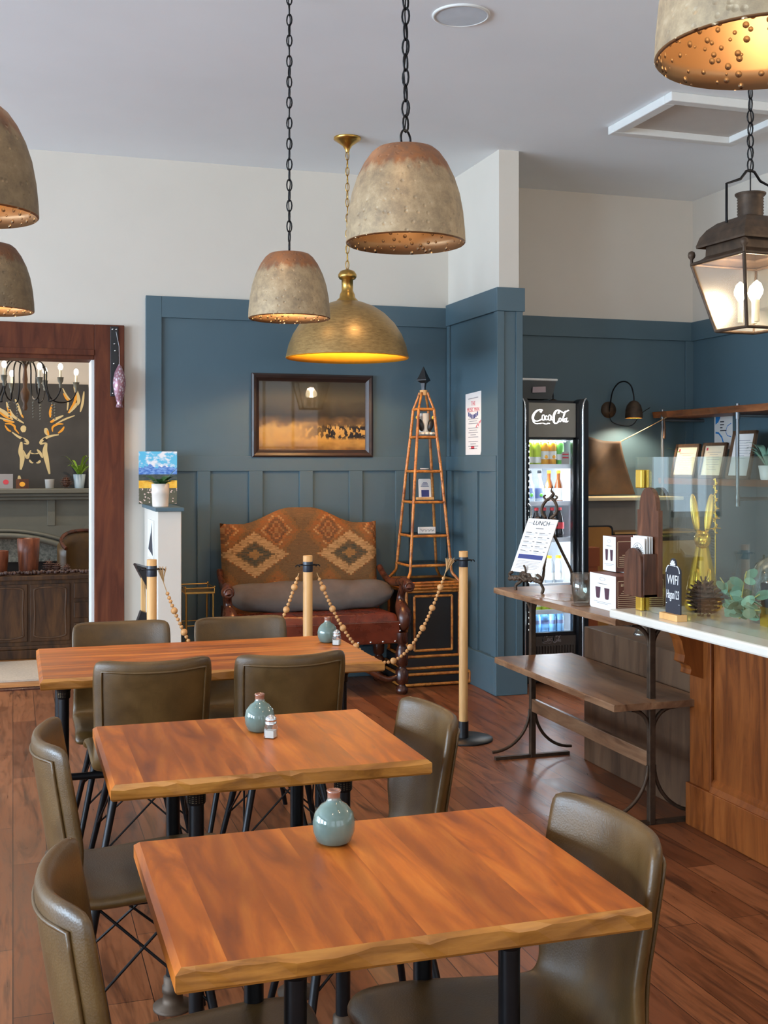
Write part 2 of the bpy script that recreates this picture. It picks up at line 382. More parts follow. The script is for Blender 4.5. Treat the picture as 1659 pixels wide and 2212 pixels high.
def kilim():
    t = NT('woven_kilim_tapestry'); o = t.sep(t.co())
    snap = lambda a: t.math('DIVIDE', t.math('FLOOR', t.math('MULTIPLY', a, 75)), 75)
    x = snap(o[0]); z = snap(o[2])
    def dia(ox, oz, px, pz):
        u = t.math('ABSOLUTE', t.math('SUBTRACT', t.math('FRACT', t.math('MULTIPLY_ADD', x, 1/px, ox)), .5))
        w = t.math('ABSOLUTE', t.math('SUBTRACT', t.math('FRACT', t.math('MULTIPLY_ADD', z, 1/pz, oz)), .5))
        return t.math('MULTIPLY', t.math('ADD', u, w), 2)
    d = dia(0, .5, .66, .44); e = dia(.0, .136, .36, .44)
    cA = t.ramp(d, [(0, S(150, 112, 66)), (.16, S(64, 68, 58)), (.34, S(104, 84, 56)), (.40, S(190, 148, 98)), (.64, S(194, 152, 102)), (.68, S(138, 86, 44)), (.71, S(122, 84, 48))], 'CONSTANT')
    cB = t.ramp(e, [(0, S(160, 110, 66)), (.1, S(128, 72, 40)), (.22, S(168, 112, 66)), (.30, S(112, 70, 46)), (.44, S(164, 100, 50)), (.52, S(186, 140, 90)), (.56, S(144, 90, 48)), (.8, S(126, 88, 50)), (.95, S(104, 80, 54))], 'CONSTANT')
    c = t.mix(t.math('LESS_THAN', d, .72), cB, cA)
    n = t.noise(t.co((1.5, 1, 14)), 14, 5, .65); m = t.noise(t.co((60, 60, 60)), 3, 3, .7)
    c = t.mix(t.ramp(n, [(.42, (0, 0, 0, 1)), (.62, (.75, .75, .75, 1))]), c, t.mix(m, S(84, 78, 60), S(150, 104, 56)))
    fine = t.noise(t.comb(x, 0, z), 30, 3, .8)
    c = t.mix(t.ramp(fine, [(.46, (0, 0, 0, 1)), (.60, (.45, .45, .45, 1))], 'CONSTANT'), c, S(98, 66, 40))
    c = t.mix(.28, c, t.ramp(m, [(.3, (.45, .45, .45, 1)), (.7, (1.1, 1.1, 1.1, 1))]), 'MULTIPLY')
    t.col(c); t.set(.9, 0, .15); t.bump(m, .25, .003); return t.m
m_kilim = kilim()
def glaze():
    t = NT('crackled_celadon_glaze'); v = t.co(); n = t.noise(v, 10, 4); z = t.sep(v)[2]
    sp = t.noise(v, 26, 2); c = t.ramp(n, [(.3, S(84, 104, 98)), (.7, S(112, 130, 120))])
    c = t.mix(t.ramp(sp, [(.70, (0, 0, 0, 1)), (.74, (1, 1, 1, 1))]), c, S(118, 82, 58))
    t.col(t.mix(t.ramp(t.math('MULTIPLY_ADD', n, .012, z), [(.092, (0, 0, 0, 1)), (.097, (1, 1, 1, 1))]), c, S(140, 92, 72)))
    t.set(.12, 0, .5, .5); return t.m
m_glaze = glaze()
def dusk():
    t = NT('dusk_meadow_picture'); o = t.sep(t.co()); n = t.noise(t.co((1, 1, 1.6)), 9, 6, .65); b = t.noise(t.co((1, 1, .6)), 30, 4, .6)
    h = t.math('MULTIPLY_ADD', t.math('SUBTRACT', n, .5), .16, o[2])
    c = t.ramp(h, [(0, S(120, 80, 32)), (.08, S(190, 140, 62)), (.16, S(196, 150, 76)), (.195, S(104, 76, 42)), (.24, S(50, 40, 28)), (.36, S(84, 72, 50)), (.5, S(66, 54, 38))])
    bush = t.math('MULTIPLY', t.ramp(b, [(.48, (0, 0, 0, 1)), (.51, (1, 1, 1, 1))]), t.ramp(o[2], [(.07, (0, 0, 0, 1)), (.09, (1, 1, 1, 1)), (.165, (1, 1, 1, 1)), (.19, (0, 0, 0, 1))]))
    side = t.ramp(t.math('ADD', o[0], .38), [(.25, (.1, .1, .1, 1)), (.5, (1, 1, 1, 1))])
    t.col(t.mix(t.math('MULTIPLY', bush, side), c, S(34, 24, 20))); t.set(.6, 0, .1); return t.m
m_dusk = dusk()
def meadow():
    t = NT('alpine_meadow_canvas'); v = t.co(); o = t.sep(v); z = o[2]; n = t.noise(t.co((1, 1, 1.4)), 15, 5, .6); r = t.noise(t.co((1, .01, .01)), 22, 3, .5)
    sky = t.mix(t.ramp(n, [(.48, (0, 0, 0, 1)), (.58, (1, 1, 1, 1))]), S(96, 186, 222), S(232, 232, 236))
    mt = t.ramp(t.noise(t.co((1, 1, 2)), 40, 3), [(.4, S(66, 112, 190)), (.6, S(126, 166, 220))])
    c = t.mix(t.math('GREATER_THAN', z, t.math('MULTIPLY_ADD', r, .12, .185)), mt, sky)
    c = t.mix(t.math('GREATER_THAN', z, .195), t.ramp(n, [(.4, S(58, 70, 74)), (.6, S(84, 92, 84))]), c)
    c = t.mix(t.math('GREATER_THAN', z, .155), t.ramp(n, [(.4, S(226, 160, 40)), (.6, S(244, 196, 80))]), c)
    fl = t.voro(v, 60); low = t.mix(t.math('LESS_THAN', fl, .32), S(92, 92, 76), S(222, 196, 186))
    t.col(t.mix(t.math('GREATER_THAN', z, .105), low, c)); t.set(.6, 0, .3); return t.m
m_meadow = meadow()

# ------------------------------------------------------------------ the room shell
XL, XLL, XR, YF, YN, YB, ZC = -6.5, -3.2, 5.03, -3.0, 7.85, 11.12, 3.53
struct(MB().box(XL, XR+.15, YF, 8.03, -.1, 0).build('floor', m_floor))
struct(MB().box(XLL, 2.6, 8.06, YB+.1, -.1, 0).build('floor', m_oak))
struct(MB().box(-1.7, .55, 8.0, 8.07, -.02, .012).build('trim_1', m_mahog, bev=.004))
struct(MB().box(XL-.2, XR+.2, YF-.2, YB+.2, ZC, ZC+.1).build('ceiling', m_ceil))
b = MB(); b.box(XL, -1.6, YN, YN+.2, 0, ZC).box(-1.6, .508, YN, YN+.2, 2.2, ZC).box(.508, XR, YN, YN+.2, 0, ZC)
struct(b.build('wall_back', m_cream))
struct(MB().box(3.0, 3.14, 6.93, YN, 0, ZC).build('wall_jog', m_cream))
struct(MB().box(XR, XR+.15, YF, YN+.2, 0, ZC).build('wall_right', m_cream))
def windowed(name, horiz, const, a0, a1, wins, z0, z1, ext, mat=m_cream):
    """wall with rectangular openings"""
    b = MB(); p = a0
    def bx(u0, u1, w0, w1):
        if horiz: b.box(u0, u1, min(const, const+ext), max(const, const+ext), w0, w1)
        else: b.box(min(const, const+ext), max(const, const+ext), u0, u1, w0, w1)
    for u0, u1 in wins:
        bx(p, u0, 0, ZC); bx(u0, u1, 0, z0); bx(u0, u1, z1, ZC); p = u1
    bx(p, a1, 0, ZC); return struct(b.build(name, mat))
windowed('wall_left', False, XL, YF, YN, [(-2.3, -.1), (.5, 2.7), (3.3, 5.5), (5.85, 7.4)], .6, 2.9, -.15)
windowed('wall_lounge_left', False, XLL, YN+.2, YB, [(8.6, 10.6)], .6, 2.9, -.15)
windowed('wall_front', True, YF, XL, XR, [(-2.5, -.3), (.5, 2.7), (2.95, 4.9)], .6, 2.9, -.15)
windowed('wall_lounge', True, YB, XLL, 2.6, [(-2.75, -1.85)], .9, 2.35, .15)
struct(MB().box(2.5, 2.6, YN+.2, YB, 0, ZC).build('wall_lounge_side', m_cream))
wn = 0
for horiz, const, wins, z0, z1 in ((False, XL-.08, [(-2.3, -.1), (.5, 2.7), (3.3, 5.5), (5.85, 7.4)], .6, 2.9), (False, XLL-.08, [(8.6, 10.6)], .6, 2.9), (True, YF-.08, [(-2.5, -.3), (.5, 2.7), (2.95, 4.9)], .6, 2.9), (True, YB+.06, [(-2.75, -1.85)], .9, 2.35)):
    for u0, u1 in wins:
        wn += 1; b = MB()
        def bar(a, c, e, g):
            if horiz: b.box(a, c, const-.03, const+.03, e, g)
            else: b.box(const-.03, const+.03, a, c, e, g)
        bar(u0, u0+.06, z0, z1); bar(u1-.06, u1, z0, z1); bar(u0, u1, z0, z0+.06); bar(u0, u1, z1-.06, z1)
        nb = 3 if u1-u0 > 1.5 else 2
        for i in range(1, nb+1): bar(u0+(u1-u0)*i/(nb+1)-.018, u0+(u1-u0)*i/(nb+1)+.018, z0, z1)
        bar(u0, u1, (z0+z1)/2-.015, (z0+z1)/2+.015)
        struct(b.build('window_%d' % wn, m_white))
# blue board and batten panelling
b = MB(); y = YN-.012
b.box(.841, 3.0, y, YN, 0, 2.60)
b.box(.841, .945, y-.022, y, .2, 2.612); b.box(.945, 2.976, y-.02, y, 2.47, 2.612); b.box(.945, 2.976, y-.018, y, 1.443, 1.545)
for x0, x1 in ((1.183, 1.271), (1.535, 1.631), (1.889, 1.985), (2.247, 2.345), (2.59, 2.69), (2.93, 2.976)): b.box(x0, x1, y-.018, y, .2, 1.443)
struct(b.build('trim_2', m_blue, bev=.0025))
b = MB(); x = 2.99
b.box(x, 3.0, 6.93, YN-.03, 0, 2.62); b.box(x-.022, x, 6.915, YN-.03, 2.48, 2.632); b.box(2.968, 3.164, 6.885, 6.915, 2.48, 2.632); b.box(3.14, 3.164, 6.915, 7.05, 2.48, 2.632)
b.box(x-.018, x, 6.92, YN-.03, 1.443, 1.545)
for y0, y1 in ((6.92, 7.0), (7.24, 7.33), (7.72, 7.8)): b.box(x-.018, x, y0, y1, .2, 1.443)
b.box(x-.014, x, 6.90, 6.96, 1.545, 2.48); b.box(x-.014, x, 7.77, 7.82, 1.545, 2.48)
b.box(2.985, 3.145, 6.905, 6.93, 0, 2.48); b.box(2.972, 3.022, 6.893, 6.905, .2, 2.48); b.box(3.105, 3.152, 6.893, 6.905, .2, 2.48)
b.box(3.14, 3.15, 6.93, YN, 0, 2.5)
struct(b.build('trim_3', m_blue, bev=.0025))
b = MB(); b.box(3.14, XR, YN-.012, YN, 0, 2.58).box(3.15, XR-.02, YN-.034, YN-.012, 2.44, 2.585).box(XR-.08, XR-.012, YN-.03, YN-.012, 0, 2.44)
struct(b.build('trim_4', m_blue, bev=.0025))
b = MB(); b.box(XR-.012, XR, 1.5, YN, 0, 2.58).box(XR-.034, XR-.012, 1.5, YN-.03, 2.44, 2.585)
struct(b.build('trim_5', m_blue, bev=.0025))
struct(MB().box(.841, 2.976, YN-.046, YN-.012, 0, .21).build('baseboard_back', m_blue, bev=.004))
b = MB(); b.box(2.952, 2.99, 6.906, YN-.04, 0, .24).box(2.952, 3.175, 6.87, 6.906, 0, .24).box(3.15, 3.175, 6.906, 7.12, 0, .24)
struct(b.build('baseboard_jog', m_blue, bev=.004))
# stained casing of the wide opening to the lounge
b = MB(); b.box(.508, .70, YN-.05, YN+.0, 0, 2.405).box(-1.8, .508, YN-.045, YN+.0, 2.235, 2.405).box(-1.6, .508, YN-.03, YN+.22, 2.175, 2.21).box(-1.6, .508, YN-.058, YN+.0, 2.2, 2.24)
b.box(-1.8, -1.6, YN-.05, YN, 0, 2.405)
struct(b.build('trim_6', m_trimwood, bev=.004))
struct(MB().box(.49, .508, YN-.02, YN+.24, 0, 2.18).box(-1.6, -1.582, YN-.02, YN+.24, 0, 2.18).build('trim_7', m_white))
# low cream partition at the panelled bay, with a blue cap
struct(MB().box(.832, .975, 7.085, YN-.03, 0, 1.205).build('wall_partition', m_cream, bev=.004))
struct(MB().box(.815, .99, 7.06, YN-.035, 1.205, 1.228).build('trim_8', m_blue, bev=.003))
# ceiling fittings
t = thing('ceiling_hatch', 'white moulded access hatch in the ceiling above the lantern chain', 'hatch', (3.86, 5.91, ZC))
b = MB(); o_, i_ = (.40, .32), (.33, .25)
for k in (-1, 1):
    b.box(-o_[0]-.035, o_[0]+.035, k*o_[1]-.035, k*o_[1]+.035, -.05, 0); b.box(k*o_[0]-.035, k*o_[0]+.035, -o_[1]+.035, o_[1]-.035, -.05, 0)
b.build('frame', m_white, t, bev=.006); MB().box(-.37, .37, -.29, .29, -.012, -.001).build('panel', plain('hatch_panel_paint', S(196, 188, 178), .8, var=.02), t)
t = thing('ceiling_speaker', 'round white speaker set flush in the ceiling', 'speaker', (1.935, 4.9, ZC))
MB().lathe([(.131, 0), (.131, -.006), (.12, -.010), (.118, -.006)], n=40).build('rim', m_white, t)
MB().lathe([(.118, -.003), (.118, -.007)], n=40).build('grille', plain('speaker_grille', S(206, 214, 220), .6), t)
# ------------------------------------------------------------------ tables
def make_table(x0, x1, y0, y1, legs, mat, label, along):
    t = thing('dining_table', label, 'table', ((x0+x1)/2, (y0+y1)/2, 0), 0, 'wooden tables with pipe legs')
    hx, hy = (x1-x0)/2, (y1-y0)/2; zt, th = .76, .037
    # slab with a slightly worn front edge: rows of points along the rim
    rnd = random.Random(int(x1*100)); n = 26; top = []; bot = []
    rim = []
    for k in range(n): rim.append((-hx+2*hx*k/n, -hy, 0))
    for k in range(8): rim.append((hx, -hy+2*hy*k/8, 1))
    for k in range(n): rim.append((hx-2*hx*k/n, hy, 2))
    for k in range(8): rim.append((-hx, hy-2*hy*k/8, 3))
    N = len(rim); b = MB(); vs = []
    for lev, (z, ins) in enumerate(((0, .010), (0, .0), (0, 0), (0, .004))):
        for (px, py, sd) in rim:
            wob = (rnd.uniform(-.0025, .0025) if sd in (0, 2) else 0)
            sx = px-math.copysign(ins, px) if abs(abs(px)-hx) < 1e-6 else px
            sy = py-math.copysign(ins, py) if abs(abs(py)-hy) < 1e-6 else py
            zz = (zt, zt-.008+wob*1.6, zt-th+.005, zt-th)[lev]
            vs.append((sx, sy+(wob if lev in (1,) else 0), zz))
    fs = []
    for lev in range(3):
        for i in range(N): fs.append((lev*N+i, (lev+1)*N+i, (lev+1)*N+(i+1) % N, lev*N+(i+1) % N))
    for q, fc in enumerate(fs): b.add([vs[k] for k in fc], [(0, 1, 2, 3)], False, 1 if rim[q % N][2] in (0, 2) else 0)
    b.add(vs, [tuple(range(N)), tuple(range(3*N, 4*N))[::-1]], False, 0)
    b.build('tabletop', [mat, m_edge], t)
    for lx, ly in legs:
        lx -= (x0+x1)/2; ly -= (y0+y1)/2
        L = MB().lathe([(.019, .006), (.019, .70)], (lx, ly, 0), 18).build('leg', m_iron, t)
        b = MB(); b.lathe([(.052, .7225), (.052, .714), (.03, .708), (.026, .69), (.0235, .688), (.0235, .665), (.02, .66)], (lx, ly, 0), 24)
        b.build('flange', m_iron, L)
        b = MB()
        for k in range(5): b.torus((lx, ly, .668+k*.005), .0215, .0022, n=18, m=6)
        b.build('threaded_collar', m_thread, L)
        b = MB(); b.lathe([(.055, 0), (.055, .008), (.03, .014), (.026, .04), (.03, .045), (.03, .06), (.026, .064), (.026, .085), (.0195, .09)], (lx, ly, 0), 24)
        b.build('floor_flange', m_rust, L)
    lg = [(a-(x0+x1)/2, c-(y0+y1)/2) for a, c in legs]
    ly = max(c for a, c in lg); xs = [a for a, c in lg]
    MB().cyl((min(xs), ly, .29), (max(xs), ly, .29), .014).build('stretcher', m_iron, t)
    return t
make_table(.225, 1.012, 1.70, 2.31, [(.44, 1.85), (.82, 1.85), (.435, 2.17), (.775, 2.17)], m_table, 'nearest square wooden table on black pipe legs with one vase and no salt shaker', 'Y')
make_table(.213, .995, 2.715, 3.352, [(.43, 2.86), (.805, 2.86), (.42, 3.22), (.765, 3.2)], m_table, 'square wooden table in the middle of the row with a vase and salt shaker', 'Y')
make_table(.088, 1.32, 4.115, 4.82, [(.172, 4.28), (1.20, 4.28), (.172, 4.62), (1.20, 4.62)], m_tablex, 'long wooden table farthest from the camera, before the rope posts', 'X')
# ------------------------------------------------------------------ chairs
def make_chair():
    c = thing('dining_chair', '', 'chair', (0, 0, 0), 0, 'olive leather dining chairs')
    prof = spline([(.225, .428), (.212, .452), (.12, .458), (0, .45), (-.12, .442), (-.178, .458), (-.21, .51), (-.226, .60), (-.242, .70), (-.262, .828)], 4)
    K = len(prof)-1
    def surf(u, t, off=0):
        i = min(int(t*K), K-1); f = t*K-i; p = prof[i].lerp(prof[i+1], f) if False else Vector((prof[i][0]*(1-f)+prof[i+1][0]*f, prof[i][1]*(1-f)+prof[i+1][1]*f))
        d = Vector((prof[min(i+1, K)][0]-prof[i][0], prof[min(i+1, K)][1]-prof[i][1])); d.normalize()
        nrm = Vector((d.y, -d.x))          # points outwards (down and back)
        back = min(1, max(0, (t-.5)/.25)); w = .215-.012*math.sin(PI*t)-.008*back
        if t > .93: w *= 1-.045*((t-.93)/.07)**2
        if t < .06: w *= 1-.10*((.06-t)/.06)**2
        a = abs(u)**2.2
        p = p+nrm*((.012+.052*back)*a) - nrm*off
        z = p.y - (.012*abs(u)**12 if t > .9 else 0)
        return Vector((u*w, p.x, z))
    def closed(ofs, name, mat, nu=12, nv=30):
        # padded shell: outer and inner skins joined round a rolled rim
        b = MB(); vs = []; h = .017
        ring = []
        us = [-1+2*i/nu for i in range(nu+1)]
        for j in range(nv+1):
            t = j/nv
            for u in us: 
                e = min(1, (1-abs(u))*6+.25, min(t, 1-t)*14+.25); vs.append(surf(u, t, h*math.sqrt(max(.02, 1-(1-e)**2))))
            for u in us[::-1]:
                e = min(1, (1-abs(u))*6+.25, min(t, 1-t)*14+.25); vs.append(surf(u, t, -h*math.sqrt(max(.02, 1-(1-e)**2))))
        m = 2*(nu+1); fs = []
        for j in range(nv):
            for i in range(m): fs.append((j*m+i, j*m+(i+1) % m, (j+1)*m+(i+1) % m, (j+1)*m+i))
        fs += [(q+m-1-i, q+m-2-i, q+i+1, q+i) for q in (0,) for i in range(nu)]+[(q+i, q+i+1, q+m-2-i, q+m-1-i) for q in (nv*m,) for i in range(nu)]
        b.add(vs, fs, True); return b.build(name, mat, c, sub=1)
    closed(0, 'seat_shell', m_leather)
    b = MB(); pts = [surf(-.86, t, .0175) for t in (.60, .66, .72, .78, .84, .90, .94)]+[surf(-.86+1.72*k/14, .962, .0165) for k in range(15)]+[surf(.86, t, .0175) for t in (.94, .90, .84, .78, .72, .66, .60)]
    b.tube(pts, .0042, 6); b.build('piping', m_leather, c)
    for sx in (-1, 1):
        for sy in (-1, 1):
            p0 = Vector((sx*.105, sy*.11-.01, .442)); p1 = Vector((sx*.20, sy*.195-.01, 0))
            MB().tube([p0, p1], [.0145, .010], 12).build('leg', m_iron, c)
    b = MB(); q = lambda sx, sy, k: Vector((sx*.105, sy*.11-.01, .442)).lerp(Vector((sx*.20, sy*.195-.01, 0)), k)
    for (a0, a1) in (((-1, -1), (1, -1)), ((-1, 1), (1, 1)), ((-1, -1), (-1, 1)), ((1, -1), (1, 1))):
        b.tube([q(*a0, .05), q(*a1, .62)], .0036, 6).tube([q(*a1, .05), q(*a0, .62)], .0036, 6)
    b.build('wire_brace', m_iron, c)
    MB().box(-.12, .12, -.13, .11, .415, .432).build('seat_plate', m_iron, c, bev=.004)
    return c
chair0 = make_chair()
spots = [(.305, 1.975, -PI/2, 'leather chair nearest the camera, at the left end of the nearest table'),
    (.862, 1.965, PI/2, 'leather chair pushed in at the right end of the nearest table'),
    (.315, 3.01, -PI/2, 'leather chair at the left end of the middle table'),
    (.868, 2.975, PI/2, 'leather chair pushed in at the right end of the middle table'),
    (.46, 4.24, 0, 'leather chair at the near side of the long table, left one with its back showing'),
    (.94, 4.22, 0, 'leather chair at the near side of the long table, right one with its back showing'),
    (.435, 4.78, PI, 'leather chair behind the long table, in line with the wooden door casing'),
    (.94, 4.78, PI, 'leather chair behind the long table, in front of the settee and centre rope post')]
for i, (x, y, a, lb) in enumerate(spots):
    o = chair0 if i == 0 else dup(chair0)
    o.location = (x, y, 0); o.rotation_euler = (0, 0, a); o['label'] = lb
# ------------------------------------------------------------------ vases and salt shakers
def make_vase():
    o = MB().lathe([(.0, .002), (.024, 0), (.034, .006), (.0405, .024), (.0415, .042), (.037, .060), (.026, .074), (.015, .081), (.0125, .087), (.0128, .098), (.0142, .103), (.0115, .104), (.009, .098), (.009, .084)], n=36).build('bud_vase', m_glaze)
    return o
vase0 = make_vase()
for i, (x, y, lb) in enumerate(((.595, 2.18, 'round celadon bud vase alone on the nearest table'), (.648, 3.15, 'round celadon bud vase behind the salt shaker on the middle table'), (1.235, 4.625, 'round celadon bud vase at the right end of the long table'))):
    o = vase0 if i == 0 else dup(vase0); o.location = (x, y, .76); tag(o, lb, 'vase', 'celadon bud vases')
salt = plain('table_salt', S(232, 226, 222), .9)
def make_shaker():
    t = thing('salt_shaker', '', 'salt shaker', (0, 0, 0), .2, 'glass salt shakers')
    b = MB(); b.lathe([(.0205, 0), (.0215, .003), (.0205, .03), (.018, .036), (.0145, .040)], n=4, sm=False); b.build('glass_body', m_glass, t, bev=.002)
    MB().lathe([(.0165, .003), (.0165, .022)], n=4, sm=False).build('salt_fill', salt, t)
    MB().lathe([(.0155, .038), (.0155, .045), (.0145, .0455), (.0155, .047), (.0155, .051), (.014, .056), (.008, .062), (.0005, .064)], n=20).build('screw_cap', m_silver, t)
    return t
sh = make_shaker()
for i, (x, y, lb) in enumerate(((.66, 3.06, 'small glass salt shaker with metal cap on the middle table'), (1.25, 4.535, 'small glass salt shaker with metal cap on the long table'))):
    o = sh if i == 0 else dup(sh); o.location = (x, y, .76); o['label'] = lb
# ------------------------------------------------------------------ rope posts and bead garlands
def make_post():
    t = thing('rope_post', '', 'stanchion', (0, 0, 0), 0, 'wooden rope posts')
    MB().lathe([(.158, 0), (.160, .004), (.158, .010), (.03, .013)], n=40).build('base', m_gblack, t)
    MB().lathe([(.0275, .012), (.0275, .10)], n=24).build('foot_sleeve', m_gblack, t)
    MB().lathe([(.0245, .095), (.0245, 1.018), (.0235, 1.02)], n=24).build('pole', m_pine, t)
    MB().lathe([(.0255, .936), (.0258, .937), (.0258, .988), (.0255, .989)], n=24).build('band', plain('navy_black_band', S(38, 42, 52), .35), t)
    b = MB(); b.torus((0, 0, .972), .05, .003, n=28, m=6, ry=.032)
    for s in (-1, 1): b.tube(arc((s*.054, 0, .962), .010, 0, PI, 8), .003, 6)
    b.build('hook_ring', m_iron, t); return t
post = make_post()
PY = 5.83
for i, (x, y, lb) in enumerate(((2.327, 5.858, 'wooden rope post at the right, its black base on the open floor'), (1.452, PY, 'wooden rope post in front of the patterned settee'), (.656, PY, 'wooden rope post in front of the cream partition'))):
    o = post if i == 0 else dup(post); o.location = (x, y, 0); o['label'] = lb
def garland(x0, z0, x1, z1, mid, sag, lab, tassels):
    t = thing('bead_garland', lab, 'garland', (0, 0, 0), 0, 'wooden bead ropes between the posts')
    A = (z0-sag)/(x0-mid)**2; B = (z1-sag)/(x1-mid)**2
    zf = lambda x: sag+(A if (x-mid)*(x0-mid) > 0 else B)*(x-mid)**2
    pts = [(x0+(x1-x0)*i/600, zf(x0+(x1-x0)*i/600)) for i in range(601)]
    L = [0]
    for p, q in zip(pts, pts[1:]): L.append(L[-1]+math.hypot(q[0]-p[0], q[1]-p[1]))
    s = .03; k = 0; small = MB(); big0 = None; j = 0; cord = MB()
    cord.tube([(p[0], PY, p[1]) for p in pts[::12]], .0022, 5)
    while s < L[-1]-.03:
        while j < 600 and L[j+1] < s: j += 1
        p = pts[j]; r = .0165 if k % 5 == 2 else .0095
        if k % 5 == 2:
            if big0 is None: big0 = MB().ball((0, 0, 0), .0175, 10).build('large_bead', m_bead, t, (p[0], PY, p[1]))
            else:
                c = big0.copy(); COL.objects.link(c); c.location = (p[0], PY, p[1]); c.parent = t
        else: small.ball((p[0], PY, p[1]), .0098, 6)
        nxt = .0165 if (k+1) % 5 == 2 else .0095
        s += r+nxt+.002; k += 1
    small.build('small_beads', m_bead, t); cord.build('cord', m_jute, t)
    for x, z, d in tassels:
        b = MB(); rr = random.Random(3)
        for q in range(26):
            a = rr.uniform(0, 2*PI); w = rr.uniform(.2, 1)
            b.tube([(x, PY, z), (x+d*.012+.008*math.cos(a)*w, PY+.01*math.sin(a)*w, z+.03), (x+d*.022+.028*math.cos(a)*w, PY+.03*math.sin(a)*w, z+.075+rr.uniform(-.01, .01))], .0016, 4)
        b.build('tassel', m_jute, t)
    return t
garland(2.21, .905, 1.50, .93, 1.88, .445, 'wooden bead garland sagging between the right post and the settee post', [(2.21, .905, 1.2)])
garland(1.405, .93, .715, .90, 1.06, .40, 'wooden bead garland sagging between the settee post and the partition post', [(.715, .90, -.6)])
# ------------------------------------------------------------------ kilim settee
t = thing('settee', 'camel-back settee with kilim tapestry back, red leather seat and carved wooden arms', 'sofa', (1.86, 7.4, 0))
hw = .545
def topz(u):
    q = min(1, max(0, (.74-abs(u))/.62)); ear = max(0, abs(u)-.9)/.1
    return 1.088+.108*q*q*(3-2*q)+.008*ear
def backf(side):
    def f(a, b):
        u = 2*a-1; z = .50+(topz(u)-.50)*b; e = min(1, (1-abs(u))*10, (1-b)*9); d = .05*math.sqrt(max(0, 1-(1-e)**2))
        return Vector((u*(hw-.012*(1-b)), .235+.07*(b)-side*d, z))
    return f
b = MB(); b.grid(backf(1), 40, 18); b.grid(backf(-1), 40, 18); b.build('backrest', m_kilim, t)
def seatf(a, b):
    u = 2*a-1; v = 2*b-1; e = min(1, (1-abs(u))*7, (1-abs(v))*5); p = math.sqrt(max(0, 1-(1-e)**2))
    return Vector((u*.53, -.025+v*.25, .475+.055*p+.008*math.sin(u*19+v*4)*p*(1-p)*3))
b = MB(); b.grid(seatf, 40, 20); b.box(-.53, .53, -.275, .225, .33, .476); b.build('seat', m_redleather, t, bev=.008)
st0 = None
stud = [(-.5+.083*i, -.277, .345) for i in range(13)]+[(.531, -.27, .37+.04*i) for i in range(3)]
b = MB()
for p in stud: b.ball(p, .0085, 6)
b.build('nail_studs', m_chrome, t)
for s in (-1, 1):
    arm = spline([(s*.555, .25, .78), (s*.56, .17, .735), (s*.565, .06, .70), (s*.575, -.08, .705), (s*.585, -.19, .72), (s*.59, -.255, .705), (s*.588, -.275, .675)], 5)
    A = MB().tube(arm, [.022+.012*min(1, max(0, (i/len(arm)-.3)*2)) for i in range(len(arm))], 12).build('armrest', m_mahog, t)
    b = MB(); b.ball((s*.59, -.245, .695), .047, 10, (.9, .9, .85)); b.torus((s*.59, -.285, .695), .026, .010, FY, 18, 6); b.build('carved_scroll', m_mahog, A)
    sup = spline([(s*.58, -.20, .69), (s*.575, -.16, .63), (s*.57, -.17, .57), (s*.568, -.235, .51), (s*.565, -.25, .455), (s*.56, -.22, .42)], 5)
    B = MB().tube(sup, [.03, .03, .028, .027, .026, .026, .027, .028, .03, .034, .038, .042, .045, .048, .05, .052, .052, .052, .05, .048, .046, .042, .04, .036, .034, .03][:len(sup)], 12).build('arm_post', m_mahog, t)
    for y in (-.265, .24):
        MB().lathe([(.028, 0), (.04, .012), (.042, .03), (.028, .05), (.02, .06), (.04, .075), (.044, .1), (.042, .15), (.03, .165), (.022, .175), (.038, .19), (.042, .26), (.034, .30), (.024, .32), (.04, .335), (.04, .40)], (s*.545, y, 0), 18).build('leg', m_mahog, t)
b = MB(); b.tube(spline([(-.53, -.265, .12), (-.44, -.265, .10), (-.3, -.265, .17), (-.12, -.265, .23), (0, -.265, .245), (.12, -.265, .23), (.3, -.265, .17), (.44, -.265, .10), (.53, -.265, .12)], 5), .018, 10)
b.build('wavy_stretcher', m_mahog, t)
MB().box(-.54, .54, .2, .30, .30, .55).build('back_rail', m_mahog, t, bev=.01)
def cush(a, b):
    th = 2*PI*b; L = 2*a-1; e = math.sqrt(max(.0, 1-abs(L)**5)); sag = .012*math.sin(7*a+1)*math.sin(3*th)+.008*math.sin(23*a)
    return Vector((1.875+L*.56, 7.42+math.cos(th)*(.075*e+.004)+.03*math.sin(th), .62+math.sin(th)*(.085*e+.012+sag*.6+.010*math.sin(31*a+4*math.sin(th*2))*math.cos(th))+.03*abs(L)**3))
tag(MB().grid(cush, 44, 20).build('bolster_cushion', m_velvet), 'long grey velvet bolster lying along the back of the kilim settee', 'cushion')
# ------------------------------------------------------------------ framed picture over the settee
t = thing('framed_picture', 'landscape picture of a dusky meadow in a wide dark frame above the settee', 'picture', (1.985, YN-.012, 1.826))
hw, hh, w = .432, .288, .052; b = MB()
prof = [(0, 0), (0, .028), (.012, .036), (.03, .03), (.045, .018), (w, .014), (w, 0)]
cor = [(-1, -1), (1, -1), (1, 1), (-1, 1)]; vs = [Vector((sx*(hw-d), -h, sz*(hh-d))) for sx, sz in cor for d, h in prof]; n = len(prof)
b.add(vs, [(i*n+j, i*n+j+1, ((i+1) % 4)*n+j+1, ((i+1) % 4)*n+j) for i in range(4) for j in range(n-1)]); b.build('frame', wood('dark_frame_wood', S(34, 22, 18), S(48, 32, 26), S(62, 42, 34), 'X', 1, .4), t)
o = MB().box(-hw+w-.004, hw-w+.004, -.010, -.006, 0, 2*(hh-w)+.008).build('print', m_dusk, t); o.location = (0, 0, -hh+w-.004)
